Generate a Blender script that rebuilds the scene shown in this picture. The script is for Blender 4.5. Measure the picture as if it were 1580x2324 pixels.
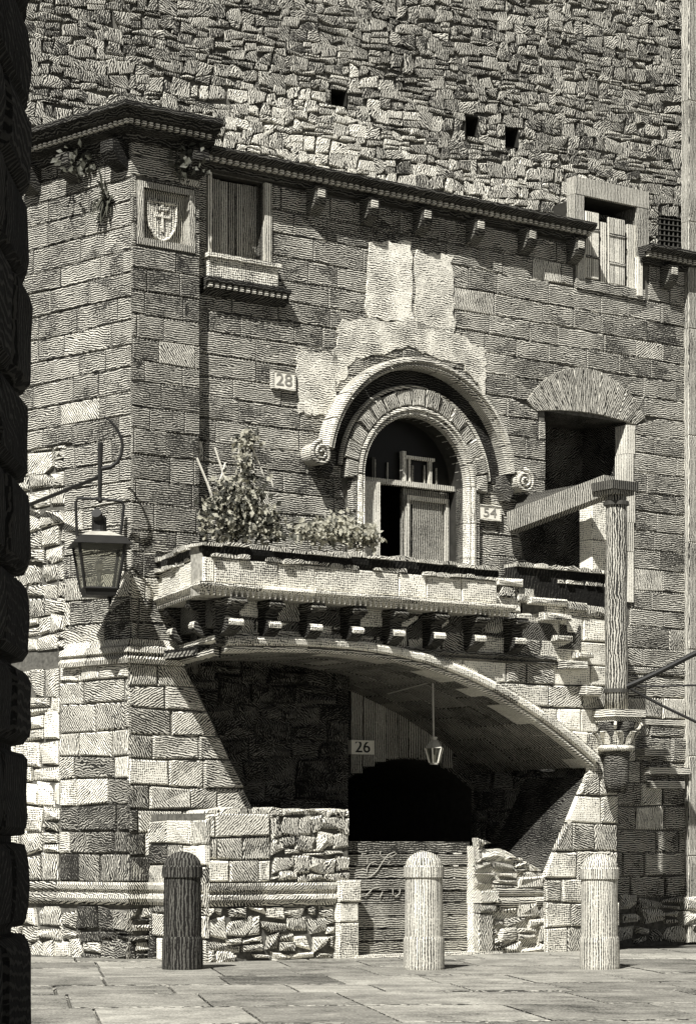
import bpy, bmesh, math, random
from mathutils import Vector, Matrix
from mathutils.geometry import tessellate_polygon

# ---------------------------------------------------------------- camera, sky, sun, exposure
for o in list(bpy.data.objects): bpy.data.objects.remove(o)
scene = bpy.context.scene
COL = scene.collection
FPX, CX, HY, EYE = 5500.0, 790.0, 1930.0, 1.276      # focal length and horizon in 1580 x 2324 units
cam_d = bpy.data.cameras.new('camera'); cam = bpy.data.objects.new('camera', cam_d); COL.objects.link(cam)
cam.location = (0, 0, EYE); cam.rotation_euler = (math.radians(90), 0, 0)
cam_d.sensor_fit = 'VERTICAL'; cam_d.sensor_height = 36.0
cam_d.lens = 36.0*FPX/2324.0
cam_d.shift_y = (HY-1162.0)/2324.0
cam_d.clip_end = 3000
scene.camera = cam
SUN_EL = math.radians(50); SX, SY = 0.35, 0.9367
world = bpy.data.worlds.new('World'); scene.world = world; world.use_nodes = True
nt = world.node_tree; nt.nodes.clear()
sky = nt.nodes.new('ShaderNodeTexSky'); sky.sky_type = 'NISHITA'; sky.sun_disc = False
sky.sun_elevation = SUN_EL; sky.air_density = .25; sky.dust_density = .2; sky.sun_rotation = math.atan2(-SX, -SY)
hs = nt.nodes.new('ShaderNodeHueSaturation'); hs.inputs['Saturation'].default_value = 0.08
bg = nt.nodes.new('ShaderNodeBackground'); bg.inputs['Strength'].default_value = 0.05
wo = nt.nodes.new('ShaderNodeOutputWorld')
nt.links.new(sky.outputs[0], hs.inputs['Color']); nt.links.new(hs.outputs[0], bg.inputs[0]); nt.links.new(bg.outputs[0], wo.inputs[0])
sun_d = bpy.data.lights.new('sun', 'SUN'); sun_d.energy = 5.0; sun_d.angle = math.radians(0.5); sun_d.color = (1, 0.98, 0.94)
sun = bpy.data.objects.new('sun', sun_d); COL.objects.link(sun)
ce = math.cos(SUN_EL)
sun.rotation_euler = Vector((SX*ce, SY*ce, -math.sin(SUN_EL))).to_track_quat('-Z', 'Y').to_euler()
sun.location = (-6, -10, 30)
scene.view_settings.view_transform = 'Standard'; scene.view_settings.look = 'None'
scene.view_settings.exposure = 0.80; scene.view_settings.gamma = 1.0; scene.view_settings.use_curve_mapping = False

# ---------------------------------------------------------------- helpers
R = random.Random(11)
def U(a, b): return R.uniform(a, b)
WL = {}
def link(o, wl, parent):
    o.location = Vector(wl) - (WL[parent] if parent else Vector((0, 0, 0)))
    if parent: o.parent = parent
    WL[o] = Vector(wl); COL.objects.link(o)
    return o
def tag(o, label=None, cat=None, group=None, kind=None):
    if label: o['label'] = label
    if cat: o['category'] = cat
    if group: o['group'] = group
    if kind: o['kind'] = kind
    return o
def thing(name, loc, label, cat, group=None):
    return tag(link(bpy.data.objects.new(name, None), loc, None), label, cat, group)
def finish(me, rnd):
    uv = me.uv_layers.new(name='UVMap').data
    vs = me.vertices; ls = me.loops
    for p in me.polygons:
        n = p.normal
        if abs(n.z) > 0.62:
            for li in p.loop_indices:
                c = vs[ls[li].vertex_index].co; uv[li].uv = (c.x, c.y)
        else:
            L = math.hypot(n.x, n.y) or 1; tx, ty = -n.y/L, n.x/L
            for li in p.loop_indices:
                c = vs[ls[li].vertex_index].co; uv[li].uv = (c.x*tx+c.y*ty, c.z)
    at = me.attributes.new('rnd', 'FLOAT', 'FACE')
    if isinstance(rnd, (list, tuple)): at.data.foreach_set('value', rnd)
    else: at.data.foreach_set('value', [rnd]*len(me.polygons))
def mk(name, verts, faces, mat, parent=None, rnd=None, smooth=False, recalc=False, origin=None):
    vs = [Vector(v) for v in verts]
    me = bpy.data.meshes.new(name); me.from_pydata(vs, [], faces)
    if recalc:
        bm = bmesh.new(); bm.from_mesh(me); bmesh.ops.recalc_face_normals(bm, faces=bm.faces); bm.to_mesh(me); bm.free()
    me.update()
    finish(me, R.random() if rnd is None else rnd)
    if origin is None:
        n = len(vs); origin = Vector((sum(v.x for v in vs)/n, sum(v.y for v in vs)/n, min(v.z for v in vs)))
    me.transform(Matrix.Translation(-Vector(origin)))
    if smooth: me.polygons.foreach_set('use_smooth', [True]*len(me.polygons))
    me.materials.append(M[mat])
    return link(bpy.data.objects.new(name, me), origin, parent)

class MB:
    def __init__(s): s.v = []; s.f = []
    def add(s, v, f):
        b = len(s.v); s.v += [Vector(x) for x in v]; s.f += [tuple(i+b for i in q) for q in f]; return s
    def box8(s, p):    # p: 8 points, bottom ring then top ring
        return s.add(p, [(0,3,2,1),(4,5,6,7),(0,1,5,4),(1,2,6,5),(2,3,7,6),(3,0,4,7)])
    def pbox(s, P, u0, u1, z0, z1, d0, d1):
        return s.box8([P.pt(u0,z0,d0),P.pt(u1,z0,d0),P.pt(u1,z0,d1),P.pt(u0,z0,d1),P.pt(u0,z1,d0),P.pt(u1,z1,d0),P.pt(u1,z1,d1),P.pt(u0,z1,d1)])
    def prism(s, P, poly, d0, d1):
        n = len(poly)
        v = [P.pt(u,z,d0) for u,z in poly]+[P.pt(u,z,d1) for u,z in poly]
        tris = tessellate_polygon([[Vector((u,z,0)) for u,z in poly]])
        f = [tuple(t) for t in tris]+[tuple(i+n for i in t) for t in tris]
        f += [(i,(i+1)%n,n+(i+1)%n,n+i) for i in range(n)]
        return s.add(v, f)
    def tube(s, pts, r, n=8, r2=None, caps=True):
        pts = [Vector(p) for p in pts]; m = len(pts); base = len(s.v)
        prev = None
        for i, p in enumerate(pts):
            t = (pts[min(i+1,m-1)]-pts[max(i-1,0)]).normalized()
            a = Vector((0,0,1)) if abs(t.z) < .9 else Vector((1,0,0))
            if prev is not None: x = (prev - t*prev.dot(t)).normalized()
            else: x = t.cross(a).normalized()
            prev = x; y = t.cross(x)
            rr = r if r2 is None else r+(r2-r)*i/(m-1)
            for k in range(n):
                an = 2*math.pi*k/n; s.v.append(p+x*math.cos(an)*rr+y*math.sin(an)*rr)
        for i in range(m-1):
            for k in range(n):
                a = base+i*n+k; b = base+i*n+(k+1)%n; s.f.append((a,b,b+n,a+n))
        if caps: s.f.append(tuple(base+k for k in range(n))[::-1]); s.f.append(tuple(base+(m-1)*n+k for k in range(n)))
        return s
    def lathe(s, c, prof, n=28, sq=None, rot=0):
        base = len(s.v); m = len(prof)
        for r, z in prof:
            for k in range(n):
                a = 2*math.pi*k/n+rot; s.v.append(Vector((c[0]+r*math.cos(a), c[1]+r*math.sin(a), c[2]+z)))
        for i in range(m-1):
            for k in range(n):
                a = base+i*n+k; b = base+i*n+(k+1)%n; s.f.append((a,b,b+n,a+n))
        s.f.append(tuple(base+k for k in range(n))[::-1]); s.f.append(tuple(base+(m-1)*n+k for k in range(n)))
        return s
    def ext(s, P, u0, u1, prof, k0=0, k1=0):   # moulding: profile (dep, z), mitre factors
        n = len(prof)
        v = [P.pt(u0+k0*d, z, d) for d, z in prof]+[P.pt(u1+k1*d, z, d) for d, z in prof]
        f = [(i,(i+1)%n,n+(i+1)%n,n+i) for i in range(n)]
        f += [tuple(range(n))[::-1], tuple(range(n, 2*n))]
        return s.add(v, f)
    def sweep(s, P, curve, prof):     # curve [(u,z)], profile [(offset to the left normal, dep)]
        m = len(curve); n = len(prof); v = []
        for i,(u,z) in enumerate(curve):
            a = curve[max(i-1,0)]; b = curve[min(i+1,m-1)]
            tu, tz = b[0]-a[0], b[1]-a[1]; L = math.hypot(tu,tz); nu, nz = -tz/L, tu/L
            v += [P.pt(u+nu*o, z+nz*o, d) for o, d in prof]
        f = []
        for i in range(m-1):
            for k in range(n):
                a = i*n+k; b = i*n+(k+1)%n; f.append((a,b,b+n,a+n))
        f += [tuple(range(n))[::-1], tuple(range((m-1)*n, m*n))]
        return s.add(v, f)
    def build(s, name, mat, parent=None, rnd=None, smooth=False, origin=None):
        return mk(name, s.v, s.f, mat, parent, rnd, smooth, True, origin)

class Plane:
    def __init__(s, O, ang, off=0.0):
        s.d = Vector((math.cos(ang), math.sin(ang))); s.n = Vector((math.sin(ang), -math.cos(ang)))
        s.O = Vector(O)+s.n*off
    def pt(s, u, z, dep=0.0):
        p = s.O+s.d*u+s.n*dep; return Vector((p.x, p.y, z))
    def px(s, x, y, dep=0.0):          # a place in the photograph, read as metres along and up this wall
        k = (x-CX)/FPX; Y = (s.n.dot(s.O)+dep)/(s.n.x*k+s.n.y)
        p = Vector((k*Y, Y)); return (s.d.dot(p-s.O), EYE-(y-HY)*Y/FPX)
    def uz(s, *pts, dep=0.0): return [s.px(x, y, dep) for x, y in pts]
    def off(s, o):
        q = Plane(s.O, 0); q.d, q.n = s.d, s.n; q.O = s.O+s.n*o; return q
def at(x, y, Y): return Vector(((x-CX)*Y/FPX, Y, EYE-(y-HY)*Y/FPX))
def toimg(p): return (CX+p.x/p.y*FPX, HY-(p.z-EYE)/p.y*FPX)

A36, A42 = math.radians(36), math.radians(-42.5)
CORNER = (-2.548, 28.6)
TR = Plane(CORNER, A36); TL = Plane(CORNER, A42)      # corner tower, right and left face
W = TR.off(-0.16)                                      # house wall
_p = W.pt(*W.px(1550, 400)); UW = Plane((_p.x, _p.y), math.radians(24), -0.35)   # rubble wall rising further back
_k = TR.px(360, 1300); _K = TR.pt(_k[0], 0) ; _l = Vector((-math.cos(math.radians(42.5)), math.sin(math.radians(42.5))))
_l = Vector((-math.cos(math.radians(70)), math.sin(math.radians(70)))); RLEN = 1.87
KC = Vector((_K.x, _K.y))-_l*RLEN
F = Plane(KC, A36); RP = Plane(KC, math.radians(-70))                # parapet front and its left return
AP = F.off(-0.30)                                      # face of the great arch under the parapet
GP = AP.off(-.15)                                      # low walls and gate under the arch
LR = TR.off(0.14); LL = TL.off(0.14)                   # thicker base of the tower
MIT = math.tan(math.radians(39.25)); MITB = math.tan(math.radians(53))

def rot_uv(o, ang):
    c, sn = math.cos(ang), math.sin(ang)
    for l in o.data.uv_layers[0].data: x, y = l.uv; l.uv = (x*c-y*sn, x*sn+y*c)
    return o
# polygon helpers ------------------------------------------------
def clip(poly, nu, nz, c):
    out = []; n = len(poly)
    for i in range(n):
        a, b = poly[i], poly[(i+1)%n]
        da, db = nu*a[0]+nz*a[1]-c, nu*b[0]+nz*b[1]-c
        if da <= 0: out.append(a)
        if (da < 0 < db) or (db < 0 < da):
            t = da/(da-db); out.append((a[0]+(b[0]-a[0])*t, a[1]+(b[1]-a[1])*t))
    return out
def area(p): return 0.5*sum(p[i][0]*p[(i+1)%len(p)][1]-p[(i+1)%len(p)][0]*p[i][1] for i in range(len(p))) if len(p) > 2 else 0
def ccw(p): return p if area(p) > 0 else p[::-1]
def cent(p): return (sum(q[0] for q in p)/len(p), sum(q[1] for q in p)/len(p))
def edges_out(poly):
    for i in range(len(poly)):
        a, b = poly[i], poly[(i+1)%len(poly)]
        eu, ez = b[0]-a[0], b[1]-a[1]; L = math.hypot(eu, ez)
        if L < 1e-6: continue
        nu, nz = ez/L, -eu/L; yield nu, nz, nu*a[0]+nz*a[1]
def inside(poly, p):
    return all(nu*p[0]+nz*p[1] <= c for nu, nz, c in edges_out(poly))
def fit(poly, keep, holes):
    for nu, nz, c in keep:
        poly = clip(poly, nu, nz, c)
        if len(poly) < 3: return None
    for h in holes:
        if h[0] == 'c':
            _, cu, cz, r = h; q = cent(poly); du, dz = q[0]-cu, q[1]-cz; L = math.hypot(du, dz) or 1
            poly = clip(poly, -du/L, -dz/L, -(cu*du/L+cz*dz/L)-r)
        else:
            hp = h[1]; best = None
            for nu, nz, c in edges_out(hp):
                if max(nu*a+nz*b for a, b in poly)-c <= 0.0: continue
                q = clip(poly, -nu, -nz, -c); ar = area(q)
                if best is None or ar > best[0]: best = (ar, q)
            # no overlap at all?
            sep = any(min(nu*a+nz*b for a, b in poly) >= c-1e-6 for nu, nz, c in edges_out(hp))
            if not sep: poly = best[1] if best else []
        if len(poly) < 3: return None
    return poly
def dedupe(p, eps=0.012):
    out = []
    for q in p:
        if not out or math.hypot(q[0]-out[-1][0], q[1]-out[-1][1]) > eps: out.append(q)
    if len(out) > 1 and math.hypot(out[0][0]-out[-1][0], out[0][1]-out[-1][1]) <= eps: out.pop()
    return out
def shrink(poly, g):
    E = list(edges_out(poly)); n = len(E)
    out = []
    for i in range(n):
        a1, b1, c1 = E[i-1]; a2, b2, c2 = E[i]; c1 -= g; c2 -= g
        det = a1*b2-a2*b1
        if abs(det) < 0.15:
            p = poly[i]; q = cent(poly); out.append((p[0]+(q[0]-p[0])*.1, p[1]+(q[1]-p[1])*.1)); continue
        out.append(((c1*b2-c2*b1)/det, (a1*c2-a2*c1)/det))
    return out
def stone_geo(P, poly, depth, gap=0.012, inset=0.02, rough=0.012, dome=0.0, jit=0.0, back=-0.03):
    poly = dedupe(ccw(poly))
    if len(poly) < 3: return None
    p1 = shrink(poly, gap)
    if area(p1) < 0.002: return None
    if jit: p1 = [(u+U(-jit, jit), z+U(-jit, jit)) for u, z in p1]
    p2 = shrink(p1, inset)
    if len(p2) != len(p1) or area(p2) < 0.0012:
        c = cent(p1); p2 = [(c[0]+(u-c[0])*.6, c[1]+(z-c[1])*.6) for u, z in p1]
    n = len(p1); c = cent(p2)
    v = [P.pt(u, z, back) for u, z in p1]
    v += [P.pt(u, z, depth-inset*.9+U(-rough, rough)*.4) for u, z in p1]
    v += [P.pt(u, z, depth+U(-rough, rough)) for u, z in p2]
    v.append(P.pt(c[0], c[1], depth+dome+U(-rough, rough)))
    f = []
    for k in range(2):
        for i in range(n):
            a = k*n+i; b = k*n+(i+1)%n; f.append((a, b, b+n, a+n))
    f += [(2*n+i, 2*n+(i+1)%n, 3*n) for i in range(n)]
    return v, f
def courses(u0, u1, z0, z1, h, w, jv=0.12, wob=0.01, stag=True):
    zs = [z0]
    while zs[-1] < z1-h*.4: zs.append(zs[-1]+h*U(1-jv, 1+jv))
    def zz(k, u): return zs[k]+wob*math.sin(u*1.9+k*2.3)+wob*.7*math.sin(u*4.7+k*1.1)
    out = []
    for k in range(len(zs)-1):
        u = u0-U(0, w)
        while u < u1:
            ww = w*U(.6, 1.45)
            out.append([(u, zz(k, u)), (u+ww, zz(k, u+ww)), (u+ww, zz(k+1, u+ww)), (u, zz(k+1, u))])
            u += ww
    return out
def rubble(u0, u1, z0, z1, h, w, j=0.22):
    out = []
    for q in courses(u0, u1, z0, z1, h, w, .3, .02):
        t = R.random()
        if t < .14:      # two thin stones
            m = U(.4, .6); a = (q[0][0], q[0][1]+(q[3][1]-q[0][1])*m); b = (q[1][0], q[1][1]+(q[2][1]-q[1][1])*m)
            out += [[q[0], q[1], b, a], [a, b, q[2], q[3]]]
        else:
            c = []
            for i, (u, z) in enumerate(q): c.append((u+U(-j, j)*w*.35, z+U(-j, j)*h*.5))
            if t > .6:    # knock a corner off
                i = R.randrange(4); a, p, b = c[i-1], c[i], c[(i+1)%4]
                c[i:i+1] = [(p[0]+(a[0]-p[0])*.3, p[1]+(a[1]-p[1])*.3), (p[0]+(b[0]-p[0])*.3, p[1]+(b[1]-p[1])*.3)]
            out.append(c)
    return out
def halves(poly): return list(edges_out(ccw(poly)))
def rect(u0, z0, u1, z1): return [(u0, z0), (u1, z0), (u1, z1), (u0, z1)]
def lay(P, polys, parent, name, mat, depth=0.03, keep=(), holes=(), limit=300, minarea=0.006, dv=0.012, tone=None, **kw):
    """lay stones one by one on a wall; past the limit the smallest go into one part"""
    res = []
    for poly in polys:
        q = fit(ccw(poly), keep, holes)
        if not q or abs(area(q)) < minarea: continue
        c = cent(q); w = P.pt(c[0], c[1]); x, y = toimg(w)
        vis = -60 < x < 1640 and -60 < y < 2380
        g = stone_geo(P, q, depth+U(-dv, dv), **kw)
        if g is None: continue
        rn = R.random()
        if tone: rn = tone(x, y, rn)
        res.append((abs(area(q))/w.y**2*(1 if vis else .01), g, rn, mat(x, y) if callable(mat) else mat))
    res.sort(key=lambda t: -t[0])
    for a, (v, f), rn, m in res[:limit]: mk(name, v, f, m, parent, rn)
    rest = {}
    for a, (v, f), rn, m in res[limit:]:
        b, rr = rest.setdefault(m, (MB(), [])); b.add(v, f); rr += [rn]*len(f)
    for m, (b, rr) in rest.items():
        tag(mk('small_stones', b.v, b.f, m, parent, rr), kind='stuff')
    return len(res)
def core(P, outer, holes, name, mat, parent, dep=0.0, thick=None):
    loops = [[Vector((u, z, 0)) for u, z in ccw(outer)]]+[[Vector((u, z, 0)) for u, z in ccw(h)[::-1]] for h in holes]
    flat = [q for l in loops for q in l]
    tris = tessellate_polygon(loops)
    return mk(name, [P.pt(q.x, q.y, dep) for q in flat], [tuple(t) for t in tris], mat, parent, .5, recalc=True)
def recess(P, poly, d0, d1, name, mat, parent, back=True):
    poly = ccw(poly); n = len(poly)
    v = [P.pt(u, z, d0) for u, z in poly]+[P.pt(u, z, d1) for u, z in poly]
    f = [(i, i+n, (i+1)%n+n, (i+1)%n) for i in range(n)]
    if back: f.append(tuple(range(n, 2*n)))
    return mk(name, v, f, mat, parent, .5)
def arc(cu, cz, r, a0, a1, n): return [(cu+r*math.cos(a0+(a1-a0)*i/n), cz+r*math.sin(a0+(a1-a0)*i/n)) for i in range(n+1)]

# ---------------------------------------------------------------- materials
M = {}
PAPER = (1.0, 0.965, 0.845)
def nodes(name, rough=0.9, spec=0.15):
    m = bpy.data.materials.new(name); m.use_nodes = True; t = m.node_tree
    b = t.nodes['Principled BSDF']; b.inputs['Roughness'].default_value = rough; b.inputs['Specular IOR Level'].default_value = spec
    M[name] = m
    def N(ty, **kw):
        n = t.nodes.new(ty)
        for k, v in kw.items(): setattr(n, k, v)
        return n
    def mth(op, a, b=None, c=None):
        n = N('ShaderNodeMath', operation=op)
        for i, x in enumerate((a, b, c)):
            if x is None: continue
            if isinstance(x, (int, float)): n.inputs[i].default_value = x
            else: t.links.new(x, n.inputs[i])
        return n.outputs[0]
    return m, t, b, N, mth
def tooled(name, light, dark, period=0.034, mode='h', ratio=0.5, wob=0.012, var=0.22, patch=0.35, bump=0.5, cross=False, rough=0.92, soft=0.40, grain=None, blotch=0.8):
    """stone dressed with fine parallel tool marks; mode h / v / r (each stone its own direction)"""
    m, t, b, N, mth = nodes(name, rough)
    L = t.links.new
    uv = N('ShaderNodeUVMap').outputs[0]; at_ = N('ShaderNodeAttribute', attribute_name='rnd').outputs['Fac']
    wh = N('ShaderNodeTexWhiteNoise', noise_dimensions='1D'); L(at_, wh.inputs['W']); rnd2 = wh.outputs['Value']
    vec = uv
    if mode == 'r':
        ro = N('ShaderNodeVectorRotate', rotation_type='Z_AXIS'); L(uv, ro.inputs['Vector'])
        st = mth('MULTIPLY', mth('FLOOR', mth('MULTIPLY', rnd2, 4.0)), 0.7854)
        L(mth('ADD', st, mth('MULTIPLY', at_, 0.35)), ro.inputs['Angle']); vec = ro.outputs[0]
    if mode == 'q':        # upright marks, leaning a little differently on every stone
        ro = N('ShaderNodeVectorRotate', rotation_type='Z_AXIS'); L(uv, ro.inputs['Vector'])
        pw = mth('POWER', mth('ABSOLUTE', mth('SUBTRACT', rnd2, .5)), 2.0); sg = mth('SIGN', mth('SUBTRACT', rnd2, .5))
        L(mth('ADD', 1.5708, mth('MULTIPLY', mth('MULTIPLY', pw, sg), 4.6)), ro.inputs['Angle']); vec = ro.outputs[0]
    sep = N('ShaderNodeSeparateXYZ'); L(vec, sep.inputs[0])
    n1 = N('ShaderNodeTexNoise', noise_dimensions='2D'); L(uv, n1.inputs['Vector']); n1.inputs['Scale'].default_value = 7.0; n1.inputs['Detail'].default_value = 2
    n2 = N('ShaderNodeTexNoise', noise_dimensions='2D'); L(uv, n2.inputs['Vector']); n2.inputs['Scale'].default_value = 2.3; n2.inputs['Detail'].default_value = 5; n2.inputs['Roughness'].default_value = .6
    n3 = N('ShaderNodeTexNoise', noise_dimensions='2D'); L(uv, n3.inputs['Vector']); n3.inputs['Scale'].default_value = 45; n3.inputs['Detail'].default_value = 3
    n4 = N('ShaderNodeTexNoise', noise_dimensions='2D'); L(uv, n4.inputs['Vector']); n4.inputs['Scale'].default_value = .8; n4.inputs['Detail'].default_value = 6; n4.inputs['Roughness'].default_value = .65
    d = mth('MULTIPLY', mth('SUBTRACT', n1.outputs['Fac'], .5), wob*4)
    gw = grain or (2.2 if cross else 1.9)
    def line(c):
        ph = mth('MULTIPLY', mth('ADD', mth('ADD', c, d), mth('MULTIPLY', rnd2, .05)), 2*math.pi/period)
        return mth('SINE', ph)
    s = line(sep.outputs['X'] if mode == 'v' else sep.outputs['Y'])
    if cross: s = mth('MULTIPLY', mth('ADD', s, line(sep.outputs['Y'] if mode == 'v' else sep.outputs['X'])), .62)
    th = mth('ADD', mth('MULTIPLY', mth('SUBTRACT', n4.outputs['Fac'], .5), -2.0*blotch), mth('ADD', mth('ADD', mth('MULTIPLY', mth('SUBTRACT', n2.outputs['Fac'], .5), -4.0*patch), mth('MULTIPLY', mth('SUBTRACT', at_, .5), -2.6*var)), (0.5-ratio)*2))
    mr = N('ShaderNodeMapRange', interpolation_type='SMOOTHSTEP')
    L(mth('SUBTRACT', mth('ADD', s, mth('MULTIPLY', mth('SUBTRACT', n3.outputs['Fac'], .5), gw)), th), mr.inputs['Value'])
    mr.inputs['From Min'].default_value = -soft; mr.inputs['From Max'].default_value = soft
    mx = N('ShaderNodeMix', data_type='RGBA'); L(mr.outputs[0], mx.inputs['Factor'])
    mx.inputs[6].default_value = (*light, 1); mx.inputs[7].default_value = (*dark, 1)
    vr = mth('ADD', mth('MULTIPLY', rnd2, var), 1-var*.6)
    m2 = N('ShaderNodeMix', data_type='RGBA', blend_type='MULTIPLY'); m2.inputs['Factor'].default_value = 1
    L(mx.outputs[2], m2.inputs[6]); cb = N('ShaderNodeCombineColor'); [L(vr, cb.inputs[i]) for i in range(3)]; L(cb.outputs[0], m2.inputs[7])
    L(m2.outputs[2], b.inputs['Base Color'])
    bp = N('ShaderNodeBump'); bp.inputs['Strength'].default_value = bump; bp.inputs['Distance'].default_value = 0.02
    h = mth('ADD', mth('ADD', mth('MULTIPLY', mr.outputs[0], -.35), mth('MULTIPLY', n3.outputs['Fac'], .5)), mth('MULTIPLY', n1.outputs['Fac'], 1.2))
    L(h, bp.inputs['Height']); L(bp.outputs[0], b.inputs['Normal'])
    return m
def plain(name, col, rough=0.6, metal=0.0, noise=0.3, scale=12, spec=.3, bump=.2):
    m, t, b, N, mth = nodes(name, rough, spec); L = t.links.new
    b.inputs['Metallic'].default_value = metal
    co = N('ShaderNodeTexCoord').outputs['Object']
    n = N('ShaderNodeTexNoise'); L(co, n.inputs['Vector']); n.inputs['Scale'].default_value = scale; n.inputs['Detail'].default_value = 5
    r = N('ShaderNodeMapRange'); L(n.outputs['Fac'], r.inputs['Value']); r.inputs['From Min'].default_value = .25; r.inputs['From Max'].default_value = .75
    mx = N('ShaderNodeMix', data_type='RGBA'); L(r.outputs[0], mx.inputs['Factor'])
    mx.inputs[6].default_value = (*[c*(1-noise) for c in col], 1); mx.inputs[7].default_value = (*[min(1, c*(1+noise)) for c in col], 1)
    L(mx.outputs[2], b.inputs['Base Color'])
    bp = N('ShaderNodeBump'); bp.inputs['Strength'].default_value = bump; bp.inputs['Distance'].default_value = .01; L(n.outputs['Fac'], bp.inputs['Height']); L(bp.outputs[0], b.inputs['Normal'])
    return m
def pc(k): return tuple(c*k for c in PAPER)
INK = pc(0.022)
tooled('dark_stone_and_shade', pc(.11), pc(.010), .03, 'h', .66, .02, .3, .5, .6)  # dark stone; also paints shade in the door channel, frieze and corbels
tooled('ashlar', pc(.72), INK, .026, 'h', .76, .012, .16, .40, .4, blotch=.7)
tooled('tower_ashlar', pc(.60), INK, .026, 'h', .78, .012, .16, .40, .4, blotch=.7)
tooled('rubble', pc(.58), INK, .027, 'q', .74, .02, .30, .45, .4, grain=2.4)
tooled('rubble_pale', pc(.74), INK, .027, 'q', .48, .025, .35, .5, .7, grain=2.4)
tooled('pier', pc(.76), INK, .027, 'r', .50, .012, .3, .55, .7, grain=2.7)
tooled('pier_dark', pc(.45), INK, .028, 'r', .82, .025, .35, .5, .9)
tooled('pale', pc(.82), pc(.03), .027, 'v', .28, .01, .3, .55, .4, True, grain=3.2)
tooled('plaster', pc(.82), pc(.03), .027, 'h', .27, .016, .2, .9, .35, False, grain=3.6)
tooled('moulding', pc(.74), INK, .027, 'h', .46, .006, .2, .4, .3)
tooled('weathered', pc(.24), INK, .028, 'h', .70, .02, .3, .5, .6)
tooled('near_black', pc(.05), pc(.008), .05, 'r', .80, .02, .3, .5, .8)  # near-black stone
tooled('vert_stone', pc(.66), INK, .027, 'v', .58, .008, .25, .4, .4)
tooled('recess_wall', pc(.17), pc(.006), .026, 'r', .74, .02, .4, .6, 1.0, grain=3.0)  # darkened so recesses and inner arch faces carry painted shade
tooled('paving', pc(.40), INK, .034, 'h', .46, .02, .35, .6, .35, grain=2.8, blotch=1.1)
tooled('wood_v', pc(.50), INK, .030, 'v', .50, .006, .25, .3, .5, rough=.8)
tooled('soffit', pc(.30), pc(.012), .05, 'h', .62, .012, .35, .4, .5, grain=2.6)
tooled('wood_h', pc(.46), INK, .027, 'h', .64, .010, .45, .5, .6, rough=.8, grain=2.6)
tooled('timber', pc(.46), INK, .034, 'v', .54, .012, .2, .3, .6, rough=.8)
tooled('white_wood', pc(.74), pc(.05), .034, 'v', .26, .004, .2, .3, .2, rough=.7)
tooled('dark_wood', pc(.12), pc(.015), .034, 'v', .5, .006, .2, .3, .3, rough=.7)
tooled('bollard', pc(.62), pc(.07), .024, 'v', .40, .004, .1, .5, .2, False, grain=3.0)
tooled('bollard_painted_shade', pc(.10), pc(.012), .034, 'v', .66, .01, .1, .4, .4)  # darkened copy of the bollard stone, shade put into the colour
plain('mortar', pc(.11), .95, noise=.5, scale=20, spec=.1)
plain('mortar_pale', pc(.30), .95, noise=.5, scale=20, spec=.1)
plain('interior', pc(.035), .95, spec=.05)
plain('iron', pc(.012), .6, 0.0, spec=.25)
plain('rust_iron', pc(.06), .7, .2)
plain('lead', pc(.40), .6, .1)
plain('brass', pc(.55), .4, .2)
plain('marble', pc(.80), .5, noise=.08)
plain('letter', pc(.015), .7)
plain('letter_pale', pc(.26), .7)
plain('chalk', pc(.36), .95, noise=.15)
plain('leaf', (.060, .060, .046), .6, noise=.5, scale=25)
plain('leaf_pale', (.50, .485, .40), .6, noise=.35, scale=25)
plain('twig', pc(.28), .8)
plain('cane', pc(.62), .8)
plain('glass_dark', pc(.012), .35, spec=.2, noise=.1, bump=.02)
def glassmat():
    m, t, b, N, mth = nodes('glass', .05, .5)
    b.inputs['Base Color'].default_value = (.42, .42, .37, 1); b.inputs['Transmission Weight'].default_value = .9; b.inputs['IOR'].default_value = 1.05
glassmat()

# ---------------------------------------------------------------- street
gr = mk('street', [(-300, -100, -.05), (300, -100, -.05), (300, 700, -.05), (-300, 700, -.05)], [(0, 1, 2, 3)], 'mortar', None, .5, origin=(0, 20, 0))
tag(gr, 'large pale stone slabs paving the street in front of the house', 'pavement', kind='structure')
PA = Plane((0, 22), math.radians(7.7))
rows = []; d = -9.2
dv = -9.0
while dv < 12:
    dep = U(1.3, 2.0); u = -9-U(0, 1)
    while u < 9:
        w = U(.75, 1.25)
        P4 = [PA.O+PA.d*a-PA.n*b for a, b in ((u, dv), (u+w, dv), (u+w, dv+dep), (u, dv+dep))]
        g = .026; z = U(-.003, .004)
        c = sum(P4, Vector((0, 0)))/4
        if 15 < c.y < 31.5:
            q1 = [p+(c-p).normalized()*g for p in P4]; q2 = [p+(c-p).normalized()*(g+.02) for p in P4]
            v = [(p.x, p.y, -.05) for p in q1]+[(p.x, p.y, z-.004) for p in q1]+[(p.x, p.y, z+U(-.003, .003)) for p in q2]
            f = [(k*4+i, k*4+(i+1)%4, k*4+4+(i+1)%4, k*4+4+i) for k in range(2) for i in range(4)]+[(8, 9, 10, 11)]
            mk('paving_slab', v, f, 'paving', gr)
        u += w
    dv += dep

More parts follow.
